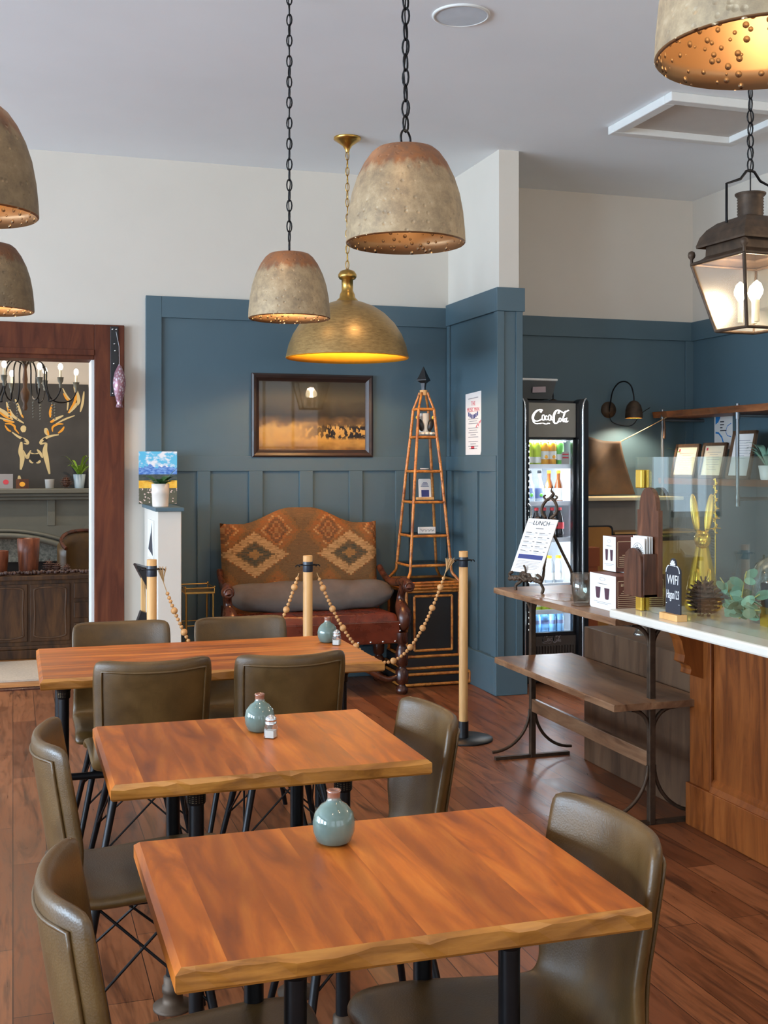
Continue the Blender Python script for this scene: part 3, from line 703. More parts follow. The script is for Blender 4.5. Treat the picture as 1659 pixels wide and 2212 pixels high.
MB().box(-hw+w-.004, hw-w+.004, -.0135, -.0125, -hh+w, hh-w).build('glazing', thin_glass('picture_glass', (1, 1, 1, 1), .014, .02, .0), t)
# ------------------------------------------------------------------ bamboo obelisk etagere
EX, EY = 2.705, 7.555
t = thing('bamboo_etagere', 'tall tapering bamboo obelisk shelf on a black cabinet, in the panelled corner', 'shelf', (EX, EY, 0))
lv = [(1.985, .022), (1.95, .03), (1.868, .056), (1.675, .072), (1.44, .095), (1.23, .112), (1.0, .13), (.80, .146), (.755, .15), (.72, .172), (.695, .19)]
for sx, sy in ((-1, -1), (1, -1), (1, 1), (-1, 1)):
    P = [(sx*h, sy*h, z) for z, h in lv]; b = MB(); b.tube(P[:3], .0085, 8); b.tube(P[2:8], .0105, 8); b.tube(spline(P[7:], 3), .0105, 8)
    for q in range(2, 7):
        a, c = Vector(P[q]), Vector(P[q+1])
        for f in (.3, .72): m_ = a.lerp(c, f); b.torus(m_, .0108, .0022, n=10, m=5)
    b.build('pole', m_bamboo, t)
for k, (z, h) in enumerate(lv[2:8]):
    b = MB()
    for sx, sy, ex, ey in ((-1, -1, 1, -1), (1, -1, 1, 1), (1, 1, -1, 1), (-1, 1, -1, -1)): b.tube([(sx*h, sy*h, z), (ex*h, ey*h, z)], .0095, 8)
    b.build('shelf_rail', m_bamboo, t)
    if k: MB().box(-h+.004, h-.004, -h+.004, h-.004, z+.0095, z+.014).build('glass_shelf', m_shelfglass, t)
MB().lathe([(.026, 1.965), (.027, 1.968), (.027, 2.0), (.026, 2.002)], n=16).build('collar', m_pine, t)
MB().lathe([(.016, 2.0), (.016, 2.02), (.022, 2.05), (.05, 2.068), (.05, 2.072), (.034, 2.10), (.001, 2.165)], n=4, sm=False).build('finial', m_gblack, t)
h = .185
b = MB(); b.box(-h, h, -h, h, .10, .675).box(-.225, .225, -.225, .225, .02, .11).box(-.205, .205, -.205, .205, .11, .185); b.box(-.19, .19, -.19, .19, .675, .684); b.build('cabinet_body', m_gblack, t, bev=.002)
b = MB()
def loop(hh, z, r=.010):
    for k in range(4):
        c = [(-1, -1), (1, -1), (1, 1), (-1, 1)]; a, d = c[k], c[(k+1) % 4]; b.tube([(a[0]*hh, a[1]*hh, z), (d[0]*hh, d[1]*hh, z)], r, 8)
for hh, z in ((.200, .69), (.205, .672), (.205, .652), (.192, .632), (.195, .195), (.212, .12), (.212, .092), (.245, .016), (.245, .085)): loop(hh, z)
for sx, sy in ((-1, -1), (1, -1), (1, 1), (-1, 1)): b.tube([(sx*.19, sy*.19, .19), (sx*.19, sy*.19, .64)], .0105, 8).tube([(sx*.245, sy*.245, .016), (sx*.245, sy*.245, .085)], .0105, 8)
b.build('bamboo_edging', m_bamboo, t)
D = MB().box(-.15, .15, -.192, -.186, .22, .61).build('door', m_gblack, t); b = MB()
for p, q in (((-.135, .235), (.135, .235)), ((.135, .235), (.135, .60)), ((.135, .60), (-.135, .60)), ((-.135, .60), (-.135, .235))): b.tube([(p[0], -.196, p[1]), (q[0], -.196, q[1])], .009, 8)
b.build('bamboo_frame', m_bamboo, D)
# things on its shelves
t = thing('bird_planter', 'white cup with two black yellow-headed birds on a bamboo shelf', 'ornament', (EX, EY-.01, 1.689))
MB().lathe([(.03, 0), (.033, .005), (.036, .15), (.034, .152), (.031, .146), (.028, .01)], n=24).build('cup', plain('speckled_white_cup', S(206, 206, 200), .5, var=.1), t)
for s in (-1, 1):
    Bd = MB().ball((0, 0, .07), .026, 10, (.85, .8, 1.7), M=RY(s*.25)).build('bird', m_gblack, t, (s*.036, -.03, 0))
    MB().ball((s*.022, 0, .122), .013, 8).build('bird_head', plain('yellow_bird_head', S(226, 190, 50), .5), Bd)
for k in range(8): MB().ball((0, 0, 0), .013, 6, (1.2, 1, .8)).build('pebble', m_stone, t, (-.055+.0155*k, -.045+.008*(k % 2), .012))
tag(MB().lathe([(.0, 0), (.028, 0), (.032, .006), (.03, .007), (.026, .003)], (EX, EY-.02, 1.4545), 24).build('saucer', m_white), 'small white saucer on the bamboo shelf below the bird cup', 'saucer')
t = thing('card_stand', 'white card with a blue block in a wooden holder on the bamboo shelf', 'card', (EX, EY-.03, 1.2445))
MB().box(-.062, .062, -.014, .014, 0, .018).build('wooden_holder', m_pine, t, bev=.002)
Mc = FY @ RX(-.1); c_ = MB().prism([(-.045, .012), (.045, .012), (.045, .138), (.038, .145), (-.038, .145), (-.045, .138)], 0, .003, T(0, 0, 0) @ Mc).build('card', m_paper, t)
b = MB(); Mp = Mc @ T(0, 0, .0036); b.flat([(-.026, .02), (.03, .02), (.03, .068), (-.026, .068)], Mp)
for k in range(4): b.flat([(-.03+.006*k, .09+k*.009), (.03-.004*k, .09+k*.009), (.03-.004*k, .094+k*.009), (-.03+.006*k, .094+k*.009)], Mp)
b.build('printing', m_inkb, c_)
t = thing('script_plaque', 'small white plaque with black handwriting on the lower bamboo shelf', 'sign', (EX+.005, EY-.05, 1.0145))
MB().box(-.062, .062, -.008, .008, 0, .044).build('block', m_paper, t, bev=.002)
b = MB(); b.tube(spline([(-.05+.1*i/22, -.0085, .022+.012*math.sin(i*1.9)*math.cos(i*.7)) for i in range(23)], 3), .0008, 4); b.build('handwriting', m_ink, t)
# ------------------------------------------------------------------ brass tray table
t = thing('brass_tray_table', 'small brass tray table between the cream partition and the settee', 'table', (1.125, 7.46, 0))
MB().box(-.095, .095, -.14, .14, .672, .684).build('tray', m_brass, t, bev=.002)
b = MB()
for k in range(4):
    c = [(-.092, -.137), (.092, -.137), (.092, .137), (-.092, .137)]; a, d = c[k], c[(k+1) % 4]; b.tube([(a[0], a[1], .708), (d[0], d[1], .708)], .004, 6).ball((a[0], a[1], .714), .007, 6).tube([(a[0], a[1], .68), (a[0], a[1], .71)], .004, 6)
b.build('gallery_rail', m_brass, t)
for sx, sy in ((-1, -1), (1, -1), (1, 1), (-1, 1)): MB().cyl((sx*.085, sy*.125, 0), (sx*.085, sy*.125, .674), .0065).build('leg', m_brass, t)
b = MB()
for z in (.47, .12): b.tube([(-.085, -.125, z), (.085, -.125, z)], .004, 6).tube([(-.085, .125, z), (.085, .125, z)], .004, 6).tube([(-.085, -.125, z), (-.085, .125, z)], .004, 6).tube([(.085, -.125, z), (.085, .125, z)], .004, 6)
b.build('stretcher', m_brass, t)
# ------------------------------------------------------------------ on and beside the partition
o = MB().box(0, .246, 0, .028, 0, .345).build('landscape_canvas', m_meadow); o.location = (.785, 7.70, 1.2285)
tag(o, 'small painted canvas of blue mountains and meadow flowers standing on the partition', 'painting')
t = thing('potted_fern', 'leafy green plant in a blush white pot before the mountain canvas', 'plant', (.872, 7.28, 1.2285))
MB().lathe([(.048, 0), (.05, .012), (.053, .075), (.0545, .077), (.0545, .14), (.049, .142), (.046, .12)], n=30).build('pot', plain('blush_white_pot', S(228, 214, 200), .35), t)
MB().lathe([(.046, .124), (.001, .128)], n=24).build('soil', m_darkwood, t)
def leaf(mb, base, d, up, L, w, M=None, n=6, curl=.4):
    base = Vector(base); d = Vector(d).normalized(); s = d.cross(Vector((0, 0, 1)))
    if s.length < 1e-3: s = Vector((1, 0, 0))
    s.normalize(); vs = []
    for i in range(n+1):
        q = i/n; c = base+d*L*q+Vector((0, 0, up*L*(q-curl*q*q*1.6))); ww = w*math.sin(PI*min(1, q*.94+.05))**.8
        vs += [c-s*ww, c+Vector((0, 0, -.15*ww)), c+s*ww]
    return mb.add(vs, [(3*i+k, 3*i+k+1, 3*i+k+4, 3*i+k+3) for i in range(n) for k in (0, 1)], True)
def sprout(parent, z, k, L, w, up, mat, seed, name='leaf'):
    r = random.Random(seed)
    for i in range(k):
        a = 2*PI*i/k+r.uniform(-.2, .2); ll = L*r.uniform(.7, 1.2)
        leaf(MB(), (math.cos(a)*.01, math.sin(a)*.01, z), (math.cos(a), math.sin(a), 0), up*r.uniform(.6, 1.4), ll, w).build(name, mat, parent)
sprout(t, .125, 14, .11, .02, 1.1, m_leaf, 4)
leaf(MB(), (.01, 0, .13), (.5, 0, 0), 1.5, .095, .02, curl=.15).build('leaf', m_leaf, t)
t = thing('magazine_rack', 'black sloping wall rack on the left side of the cream partition', 'rack', (.832, 7.3, .70))
b = MB(); b.prism([(0, -.02), (-.02, -.02), (-.115, .165), (-.105, .172), (0, .14)], -.10, .10, Matrix(((1, 0, 0, 0), (0, 0, 1, 0), (0, 1, 0, 0), (0, 0, 0, 1))))
b.build('pocket', m_gblack, t)
MB().box(-.075, -.05, -.03, .03, -.15, .09).build('wooden_strip', m_pine, t)
t = thing('hanging_plaque', 'small dark plaque hung by a cord below the black wall rack', 'sign', (.80, 7.26, .57))
MB().box(-.055, .02, -.04, .04, -.10, 0).build('board', m_gblack, t, rot=(0, .35, 0)); MB().tube([(-.02, 0, 0), (-.03, 0, .2)], .002, 5).build('cord', m_jute, t); MB().ball((-.045, -.02, .245), .012, 8).build('bead', m_chrome, t)
t = thing('paper_print', 'narrow unframed black and white print fixed to the left side of the partition', 'print', (.831, 7.42, .90))
MB().box(-.004, 0, -.16, .16, 0, .24).build('sheet', m_paper, t)
b = MB(); b.flat([(-.12, .05), (.13, .02), (.10, .10), (.05, .225), (.02, .16), (-.05, .11)], FX @ T(0, 0, .0045)); b.build('dark_figure', m_ink, t)
t = thing('bell_strap', 'black strap with bells and a pink and silver scaly ornament on the wooden casing', 'ornament', (.635, YN-.052, 0))
MB().box(-.026, .026, -.006, 0, 1.935, 2.395).build('strap', m_gblack, t, bev=.003)
b = MB()
for x, z in ((-.012, 2.375), (.012, 2.375), (0, 2.28), (.004, 2.235), (-.004, 2.15), (-.01, 1.955)): b.ball((x, -.009, z), .007, 6)
b.build('studs', m_chrome, t)
b = MB(); b.lathe([(r, z*.72) for r, z in [(.004, .39), (.012, .372), (.03, .32), (.041, .25), (.042, .20), (.034, .13), (.022, .07), (.016, .04), (.024, .0), (.012, -.004)]], (.028, -.045, 1.862), 20)
sc = NT('pink_silver_scales'); sc.col(sc.ramp(sc.voro(sc.co((1, 1, .7)), 70), [(.1, S(214, 208, 214)), (.5, S(150, 104, 114))])); sc.set(.3, .35)
b.build('scaly_body', sc.m, t); MB().tube([(.01, -.012, 2.36), (.028, -.03, 2.26), (.028, -.045, 2.14)], .002, 5).build('hanger', m_silver, t)
# notice on the jog wall
t = thing('poster', 'tall white notice with red and blue lettering taped to the blue side wall', 'poster', (2.989, 7.342, 1.768))
t.rotation_euler = (0, 0, 0)
MB().prism([(-.14, -.215), (.125, -.215), (.14, -.19), (.14, .215), (-.14, .205)], 0, .0012, FX).build('sheet', m_paper, t)
Mx = FX @ T(0, 0, .0016)
text('title', 'THE', .042, m_inkr, Mx @ T(.0, .135, 0), t); text('title', 'MUSIC MAN', .044, m_inkr, Mx @ T(0, .092, 0), t, .92)
b = MB()
for k in range(7): b.flat([(-.09+.026*k, .05-.018*math.sin(PI*k/6)), (-.07+.026*k, .05-.018*math.sin(PI*k/6)), (-.07+.026*k, .078-.018*math.sin(PI*k/6)), (-.09+.026*k, .078-.018*math.sin(PI*k/6))], Mx)
b.build('shield_stripes', m_inkb, t); b = MB()
for k in range(14):
    z = .028-.0155*k; w = (.09, .07, .085, .05)[k % 4]
    if k in (3, 9): continue
    b.flat([(-w, z), (w, z), (w, z+.005), (-w, z+.005)], Mx)
b.flat([(-.09, .166), (.09, .172), (.09, .178), (-.09, .172)], Mx); b.build('printing', m_inkg, t)
b = MB(); ribbon(b, [(.05, -.03), (.08, -.005), (.09, -.02), (.11, .012), (.12, 0), (.137, .02)], .010, Mx); b.flat([(-.04, -.175), (.02, -.175), (.02, -.155), (-.04, -.155)], Mx); b.build('red_marks', m_inkr, t)
# ------------------------------------------------------------------ hanging lamps
def chain(z0, z1, L=.05, w=.011, r=.0032, seed=0):
    b = MB(); k = int((z1-z0)/(L-2.2*r)); st = (z1-z0)/k; rr = random.Random(seed)
    for i in range(k):
        a = (i % 2)*PI/2+rr.uniform(-.3, .3)
        b.torus((0, 0, z0+st*(i+.5)), w, r, RZ(a) @ RX(PI/2), 12, 5, ry=L/2)
    b.tube([(.004*math.sin(i*.9), .004*math.cos(i*1.3), z0+(z1-z0)*i/30) for i in range(31)], .0022, 5)
    return b
PEND = [(r*.875, z*.875) for r, z in [(.0001, .316), (.085, .315), (.098, .311), (.116, .296), (.140, .262), (.163, .215), (.181, .16), (.192, .10), (.198, .04), (.2, 0)]]
def pendant(x, y, z, mat, lab, lit, seed):
    t = thing('bell_pendant', lab, 'pendant lamp', (x, y, z), seed*.7, 'hammered bell pendant lamps')
    MB().shell(PEND, n=56).build('shade', mat, t)
    MB().shell([(r-.004, h-.004) for r, h in PEND[1:]]+[(.175, 0)], n=56).build('lining', m_dim, t)
    b = MB(); b.torus((0, 0, .2765+.026), .027, .0035, FY, 24, 6); b.build('ring', m_iron, t)
    chain(.326, ZC-z-.03, seed=seed).build('chain', m_iron, t)
    MB().lathe([(.06, ZC-z), (.058, ZC-z-.012), (.03, ZC-z-.03), (.006, ZC-z-.034)], n=24).build('canopy', m_iron, t)
    B = MB(); B.lathe([(.018, .272), (.018, .215), (.014, .21)], n=14); s_ = B.build('socket', m_gblack, t)
    MB().ball((0, 0, .172), .03, 10, (1, 1, 1.25)).build('bulb', m_bulb if lit else m_mist, s_)
    if lit: point('pendant_light', (0, 0, .11), lit, (1, .72, .44), .035, t)
    return t
pendant(1.094, 3.211, 2.143, m_ham, 'large hammered bell pendant directly left of the corner pier, above the brass dome', .7, 1)
pendant(1.124, 4.839, 2.117, m_ham, 'hammered bell pendant glowing inside, hanging before the brass dome', 9, 2)
pendant(1.129, 1.549, 2.143, m_ham, 'hammered bell pendant nearest the camera, glowing in the upper right corner', 2.6, 3)
pendant(-0.110, 3.121, 2.130, m_hamd, 'dark bell pendant cut off by the left edge, the higher one', 2, 4)
pendant(-0.088, 5.075, 2.130, m_hamd, 'dark bell pendant cut off by the left edge, the lower one over the door casing', 8, 5)
t = thing('dome_pendant', 'wide brushed brass dome lamp with yellow lining above the settee', 'pendant lamp', (1.99, 6.97, 2.155))
DP = [(.06, .355), (.10, .345), (.17, .318), (.235, .275), (.295, .215), (.34, .145), (.368, .075), (.385, 0)]
MB().shell(DP, n=64).build('shade', m_dome, t); MB().shell([(r-.004, h-.005) for r, h in DP]+[(.385, 0)], n=64).build('lining', m_domein, t)
MB().lathe([(.075, .345), (.066, .36), (.05, .375), (.047, .395), (.04, .41), (.036, .42), (.036, .485), (.05, .492), (.058, .505), (.058, .52), (.045, .54), (.02, .55), (.004, .556)], n=28).build('stem', m_brass, t)
chain(.556, ZC-2.155-.09, .055, .011, .003, 9).build('chain', m_brass, t)
z = ZC-2.155; MB().lathe([(.085, z), (.086, z-.012), (.07, z-.022), (.03, z-.05), (.015, z-.075), (.012, z-.09)], n=28).build('canopy', m_brass, t)
MB().ball((0, 0, .2), .04, 10).build('bulb', m_bulb, t); point('dome_light', (0, 0, .13), 34, (1, .72, .36), .04, t)
# lantern over the counter
t = thing('hanging_lantern', 'large four sided iron and glass lantern hanging over the counter', 'lantern', (2.907, 4.109, 2.05), math.radians(4))
hb, ht, zt = .098, .168, .285
b = MB(); c4 = [(-1, -1), (1, -1), (1, 1), (-1, 1)]
for k in range(4):
    a, d = c4[k], c4[(k+1) % 4]
    b.tube([(a[0]*hb, a[1]*hb, 0), (a[0]*ht, a[1]*ht, zt)], .008, 6).tube([(a[0]*hb, a[1]*hb, 0), (d[0]*hb, d[1]*hb, 0)], .007, 6).tube([(a[0]*ht, a[1]*ht, zt), (d[0]*ht, d[1]*ht, zt)], .008, 6)
b.build('frame', m_rust, t)
for k in range(4):
    a, d = c4[k], c4[(k+1) % 4]; q = .98
    MB().add([(a[0]*hb*q, a[1]*hb*q, .002), (d[0]*hb*q, d[1]*hb*q, .002), (d[0]*ht*q, d[1]*ht*q, zt), (a[0]*ht*q, a[1]*ht*q, zt)], [(0, 1, 2, 3)]).build('pane', thin_glass('lantern_glass', (1, .95, .84, 1), .14, .3, .3) if k == 0 else bpy.data.materials['lantern_glass'], t)
def sq(levels, name, mat, caps=False, sm=False):
    vs = [(sx*h, sy*h, z) for z, h in levels for sx, sy in c4]; fs = [(i*4+j, i*4+(j+1) % 4, (i+1)*4+(j+1) % 4, (i+1)*4+j) for i in range(len(levels)-1) for j in range(4)]
    return MB().add(vs, fs, sm).build(name, mat, t)
sq([(zt, .172), (zt+.022, .135), (zt+.03, .128), (zt+.075, .126)], 'collar', m_rust)
sq([(zt+.066, .155), (zt+.075, .156), (zt+.11, .145), (zt+.14, .125), (zt+.165, .095), (zt+.18, .055), (zt+.184, .03)], 'roof', m_rust)
b = MB(); pr = [(.05, zt+.17)]
for k in range(7): pr += [(.054, zt+.182+k*.012), (.050, zt+.188+k*.012)]
b.lathe(pr+[(.062, zt+.272), (.063, zt+.278), (.05, zt+.279)], n=28); b.build('chimney', m_rust, t)
for sx, sy in c4: MB().lathe([(.007, 0), (.006, .02), (.014, .03), (.016, .04), (.013, .052), (.001, .058)], (sx*ht, sy*ht, zt), 14).build('finial', m_rust, t)
b = MB(); zz = zt+.36
for s in (-1, 1): b.tube([(s*.12, 0, zt+.15), (s*.12, 0, zt+.31), (s*.05, 0, zt+.335), (s*.02, 0, zz+.01), (0, 0, zz+.015)], .006, 6)
b.build('bail', m_iron, t); MB().tube([(0, 0, zt+.27), (0, 0, zz+.02)], .003, 5).build('rod', m_iron, t)
chain(zz+.01, ZC-2.05-.02, .055, .013, .0034, 8).build('chain', m_iron, t)
MB().lathe([(.06, ZC-2.05), (.05, ZC-2.07), (.01, ZC-2.08)], n=20).build('canopy', m_iron, t)
for k in range(3):
    a = k*2.1+.5; x, y = .04*math.cos(a), .04*math.sin(a)
    c_ = MB().lathe([(.011, .03), (.011, .12)], (x, y, 0), 12).build('candle', m_mist, t); MB().lathe([(.010, .12), (.024, .145), (.026, .16), (.018, .185), (.001, .20)], (x, y, 0), 16).build('bulb', m_bulbw, c_)
point('lantern_light', (0, 0, .17), 30, WARMW, .05, t)
# ------------------------------------------------------------------ counter
t = thing('counter', 'reddish wooden counter front with recessed panel, corbel and skirting', 'counter', (0, 0, 0))
MB().box(2.69, 3.35, 1.2, 4.20, 0, .882).build('carcass', m_cherry, t)
b = MB(); b.box(2.676, 2.69, 4.045, 4.20, .17, .882).box(2.676, 2.69, 1.2, 4.045, .80, .882); b.build('face_frame', m_cherry, t, bev=.003)
MB().box(2.662, 2.69, 1.2, 4.21, 0, .175).build('skirting', m_cherry, t, bev=.004)
MB().prism([(0, 0), (.022, 0), (.012, .022), (.012, .034), (0, .05)], 1.2, 4.045, Matrix(((-1, 0, 0, 2.69), (0, 0, 1, 0), (0, 1, 0, .175), (0, 0, 0, 1)))).build('moulding', m_cherry, t)
b = MB(); pr = [(0, .88), (-.17, .88), (-.17, .855), (-.14, .84), (-.10, .78), (-.085, .72), (-.09, .69), (-.06, .675), (-.055, .66), (-.06, .64), (-.03, .63), (0, .62)]
b.prism(pr, 4.10, 4.175, Matrix(((1, 0, 0, 2.676), (0, 0, 1, 0), (0, 1, 0, 0), (0, 0, 0, 1)))); b.build('corbel', m_cherry, t, bev=.004)
tag(MB().box(2.265, 3.42, 1.2, 4.135, .882, .917).build('countertop', m_quartz, bev=.008), 'white stone counter top overhanging the wooden counter', 'countertop')
tag(MB().box(2.752, 3.05, 4.262, 5.28, .0, .672).build('storage_box', m_darkwood, bev=.004), 'plain dark stained wooden box unit behind the iron console', 'box')
# iron console with two boards
t = thing('console_shelf', 'narrow two tier console of weathered boards on an iron frame', 'shelf', (0, 0, 0))
for z, th, x0 in ((.872, .026, 2.30), (.523, .028, 2.305)):
    b = MB(); rr = random.Random(5); n = 30
    vs = []
    for i in range(n+1):
        y = 4.165+(5.385-4.165)*i/n
        if z > .8: y = 4.145+(5.385-4.145)*i/n
        w = rr.uniform(-.0022, .0022); vs += [(x0+w+.003, y, z), (x0+w, y, z-.006), (x0+w, y, z-th), (2.735, y, z-th), (2.735, y, z)]
    b.add(vs, [(i*5+j, i*5+(j+1) % 5, (i+1)*5+(j+1) % 5, (i+1)*5+j) for i in range(n) for j in range(5)]+[(0, 1, 2, 3, 4), tuple(n*5+j for j in range(5))[::-1]])
    b.build('board', m_console, t)
for y in (5.40, 4.245):
    P = MB().box(2.508, 2.536, y-.014, y+.014, 0, .846).build('post', m_rust, t, bev=.003)
    for s in (-1, 1):
        MB().tube(arc((2.522+s*.22, y, .245), .205, PI if s > 0 else 0, (PI*1.5 if s > 0 else -PI/2), 12), .008, 6).build('foot_scroll', m_rust, t)
        for z in (.846, .495): MB().tube([(2.522+s*.17, y, z-.006), (2.522+s*.09, y, z-.016)]+arc((2.522+s*.10, y, z-.105), .09, PI/2, PI if s > 0 else 0, 8), .009, 6).build('shelf_bracket', m_rust, t)
    MB().box(2.317, 2.727, y-.012, y+.012, 0, .016).build('foot', m_rust, t)
    b = MB()
    for z in (.843, .492): b.box(2.33, 2.72, y-.012, y+.012, z-.008, z)
    b.build('cross_bar', m_rust, t)
MB().box(2.511, 2.533, 4.259, 5.386, .235, .30).build('stretcher', m_console, t, bev=.003)
# display glass
t = thing('display_case', 'frameless glass food screen standing on the counter', 'glass case', (0, 0, 0))
MB().box(2.365, 2.373, 1.3, 4.10, .918, 1.522).build('front_pane', m_caseglass, t)
MB().box(2.375, 3.3, 4.092, 4.10, .918, 1.522).build('end_pane', m_caseglass, t)
for z in (.918, 1.40):
    b = MB(); b.box(2.350, 2.365, 4.03, 4.075, z, z+.072).box(2.374, 2.388, 4.03, 4.09, z, z+.072).box(2.38, 2.43, 4.101, 4.114, z, z+.072); b.build('brass_clamp', m_gold, t, bev=.003)
# ------------------------------------------------------------------ things on the console
t = thing('menu_easel', 'ornate bronze tabletop easel with scrollwork holding the lunch menu', 'easel', (2.445, 5.17, .872), -1.3)
def rot(p): return Vector((p[0]*.92, p[1], p[2]*.79))
def path(pts): return [rot(p) for p in spline(pts, 5)]
b = MB(); sx = .075
for s in (-1, 1):
    b.tube(path([(s*.105, -.06, 0), (s*.11, -.055, .03), (s*.08, -.045, .06), (s*.09, -.04, .10), (s*.07, -.01, .20), (s*.05, .025, .31), (s*.045, .045, .38), (s*.06, .055, .42), (s*.03, .06, .44)]), .0075, 6)
    b.tube(path([(s*.06, .055, .42), (s*.085, .05, .41), (s*.08, .05, .44), (s*.055, .055, .45)]), .007, 6)
    b.tube(path([(s*.02, .065, .45), (s*.055, .07, .48), (s*.058, .075, .52), (s*.03, .08, .56), (0, .082, .575)]), .0075, 6)
    b.tube(path([(s*.03, .08, .56), (s*.055, .08, .58), (s*.04, .08, .59)]), .005, 6)
b.tube(path([(0, .08, .575), (.02, .083, .60), (.0, .085, .62), (.012, .085, .65)]), [.009]*6+[.006]*5+[.003]*5, 6)
b.build('frame', m_rust, t)
b = MB(); rr = random.Random(11)
for k in range(26):
    x = rr.uniform(-.12, .12); z = .07+.05*(1-abs(x)/.13)*rr.uniform(.2, 1.2)
    b.ball(rot((x, -.085, z)), .013, 5, (1.2, .7, .8))
for s in (-1, 1): b.tube(path([(0, -.085, .07), (s*.05, -.085, .09), (s*.10, -.085, .075), (s*.125, -.085, .10), (s*.10, -.085, .115)]), .008, 6)
b.tube(path([(0, -.085, .10), (.01, -.087, .14), (-.005, -.087, .165)]), .005, 6); b.build('leaf_ledge', m_rust, t)
MB().tube(path([(.02, .06, .40), (.05, .11, .25), (.08, .15, .12), (.06, .17, .05), (.09, .18, 0)]), .007, 6).build('back_leg', m_rust, t)
t2 = thing('lunch_menu', 'white lunch menu board with a blue block leaning on the bronze easel', 'menu', (2.445, 5.17, .872), -1.3)
Mm = T(0, -.082, .095) @ FY @ RX(-.42) @ Matrix.Diagonal((.95, .76, 1, 1))
c_ = MB().prism([(-.115, 0), (.115, 0), (.115, .37), (-.115, .37)], -.004, 0, Mm).build('board', m_paper, t2); Mm = Mm @ T(0, 0, .0006)
text('heading', 'LUNCH', .042, m_ink, Mm @ T(0, .338, 0), t2, .9)
b = MB()
for x0, x1, z in ((-.10, -.055, .336), (.055, .10, .336)): b.flat([(x0, z), (x1, z), (x1, z+.002), (x0, z+.002)], Mm)
rr = random.Random(2)
for k in range(5):
    for c0 in (-.095, .008):
        z = .27-.031*k
        b.flat([(c0, z), (c0+rr.uniform(.03, .05), z), (c0+.04, z+.004), (c0, z+.004)], Mm); b.flat([(c0+.072, z), (c0+.088, z), (c0+.088, z+.004), (c0+.072, z+.004)], Mm)
b.flat([(-.03, .30), (.03, .30), (.03, .304), (-.03, .304)], Mm); b.build('printing', m_ink, t2)
b = MB()
for k in range(5):
    for c0 in (-.095, .008):
        for q in range(2): b.flat([(c0, .263-.031*k-q*.006), (c0+.07, .263-.031*k-q*.006), (c0+.07, .265-.031*k-q*.006), (c0, .265-.031*k-q*.006)], Mm)
for k in range(6): b.flat([(-.09, .075-.010*k), (.09-.01*(k % 3), .075-.010*k), (.09-.01*(k % 3), .0775-.010*k), (-.09, .0775-.010*k)], Mm)
b.build('small_print', m_inkg, t2)
MB().flat([(-.095, .092), (.095, .092), (.095, .122), (-.095, .122)], Mm).build('blue_block', m_inkb, t2)
o = MB().lathe([(.0, .004), (.031, .002), (.034, .006), (.042, .06), (.044, .135), (.0425, .1355), (.040, .06), (.032, .014), (.0, .012)], n=32).build('glass_tumbler', m_glass); o.location = (2.415, 4.66, .872)
tag(o, 'clear double walled glass tumbler at the corner of the white gift boxes', 'glass')
m_boxb = plain('printed_brown_card', S(98, 54, 42), .6, var=.2, vscale=14); m_line = plain('cream_print', S(212, 186, 150), .7)
def gift(x0, x1, y0, y1, z, h, lab, ncup):
    t = thing('gift_box', lab, 'box', ((x0+x1)/2, (y0+y1)/2, z), 0, 'boxes of coffee glasses')
    hx, hy = (x1-x0)/2, (y1-y0)/2; b = MB(); b.box(-hx, hx, -hy, hy, 0, h)
    for i in range(6): b.mi[i] = (0, 0, 1, 1, 0, 1)[i]
    b.build('carton', [m_paper, m_boxb], t, bev=.001)
    Ml = FX @ T(0, 0, hx+.0012); b = MB(); sc_ = min(1.4, hy/.075)
    for k in range(ncup):
        u = (-.028+.056*k)*sc_; r0, r1 = .016*sc_, .011*sc_
        b.flat([(u-r1, h*.33), (u-r1*.7, h*.30), (u+r1*.7, h*.30), (u+r1, h*.33), (u+r0, h*.62), (u-r0, h*.62)], Ml)
    b.build('printed_cups', plain('plum_print', S(74, 44, 58), .6) if 'plum_print' not in bpy.data.materials else bpy.data.materials['plum_print'], t)
    b = MB()
    for z_, w in ((.20, .055), (.16, .035), (.72, .02), (.72, -.03)): b.flat([(-abs(w)*sc_, h*z_), (abs(w)*sc_, h*z_), (abs(w)*sc_, h*z_+.0015), (-abs(w)*sc_, h*z_+.0015)], Ml)
    for k in range(12):
        a, c = 2*PI*k/12, 2*PI*(k+1)/12; b.flat([(math.cos(a)*.018*sc_, h*.86+.007*math.sin(a)), (math.cos(c)*.018*sc_, h*.86+.007*math.sin(c)), (math.cos(c)*.0165*sc_, h*.86+.006*math.sin(c)), (math.cos(a)*.0165*sc_, h*.86+.006*math.sin(a))], Ml)
    b.build('grey_print', m_inkg, t)
    Mf = FY @ T(0, 0, hy+.0012); b = MB(); m_ = hx-.008
    for q in ((-m_, -m_+.002, .02, h-.02), (m_-.002, m_, .02, h-.02), (-m_, m_, .02, .022), (-m_, m_, h-.022, h-.02)): b.flat([(q[0], q[2]), (q[1], q[2]), (q[1], q[3]), (q[0], q[3])], Mf)
    for k in range(8): w = hx*(.45+.4*min(1, k/3)); b.flat([(-w, h*.58-.0085*k), (w, h*.58-.0085*k), (w, h*.58-.0085*k+.0022), (-w, h*.58-.0085*k+.0022)], Mf)
    b.build('cream_print', m_line, t); text('wordmark', 'artisan', .026, m_line, Mf @ T(0, h*.77, 0), t)
    return t
gift(2.405, 2.52, 4.33, 4.56, .8725, .15, 'wide white and brown carton with two printed cups, at the console front', 2)
gift(2.526, 2.642, 4.335, 4.57, .8725, .153, 'wide white and brown carton behind the front carton, its top just showing', 2)
gift(2.485, 2.71, 4.475, 4.59, 1.0262, .152, 'white and brown carton turned sideways on top of the two lower cartons', 2)
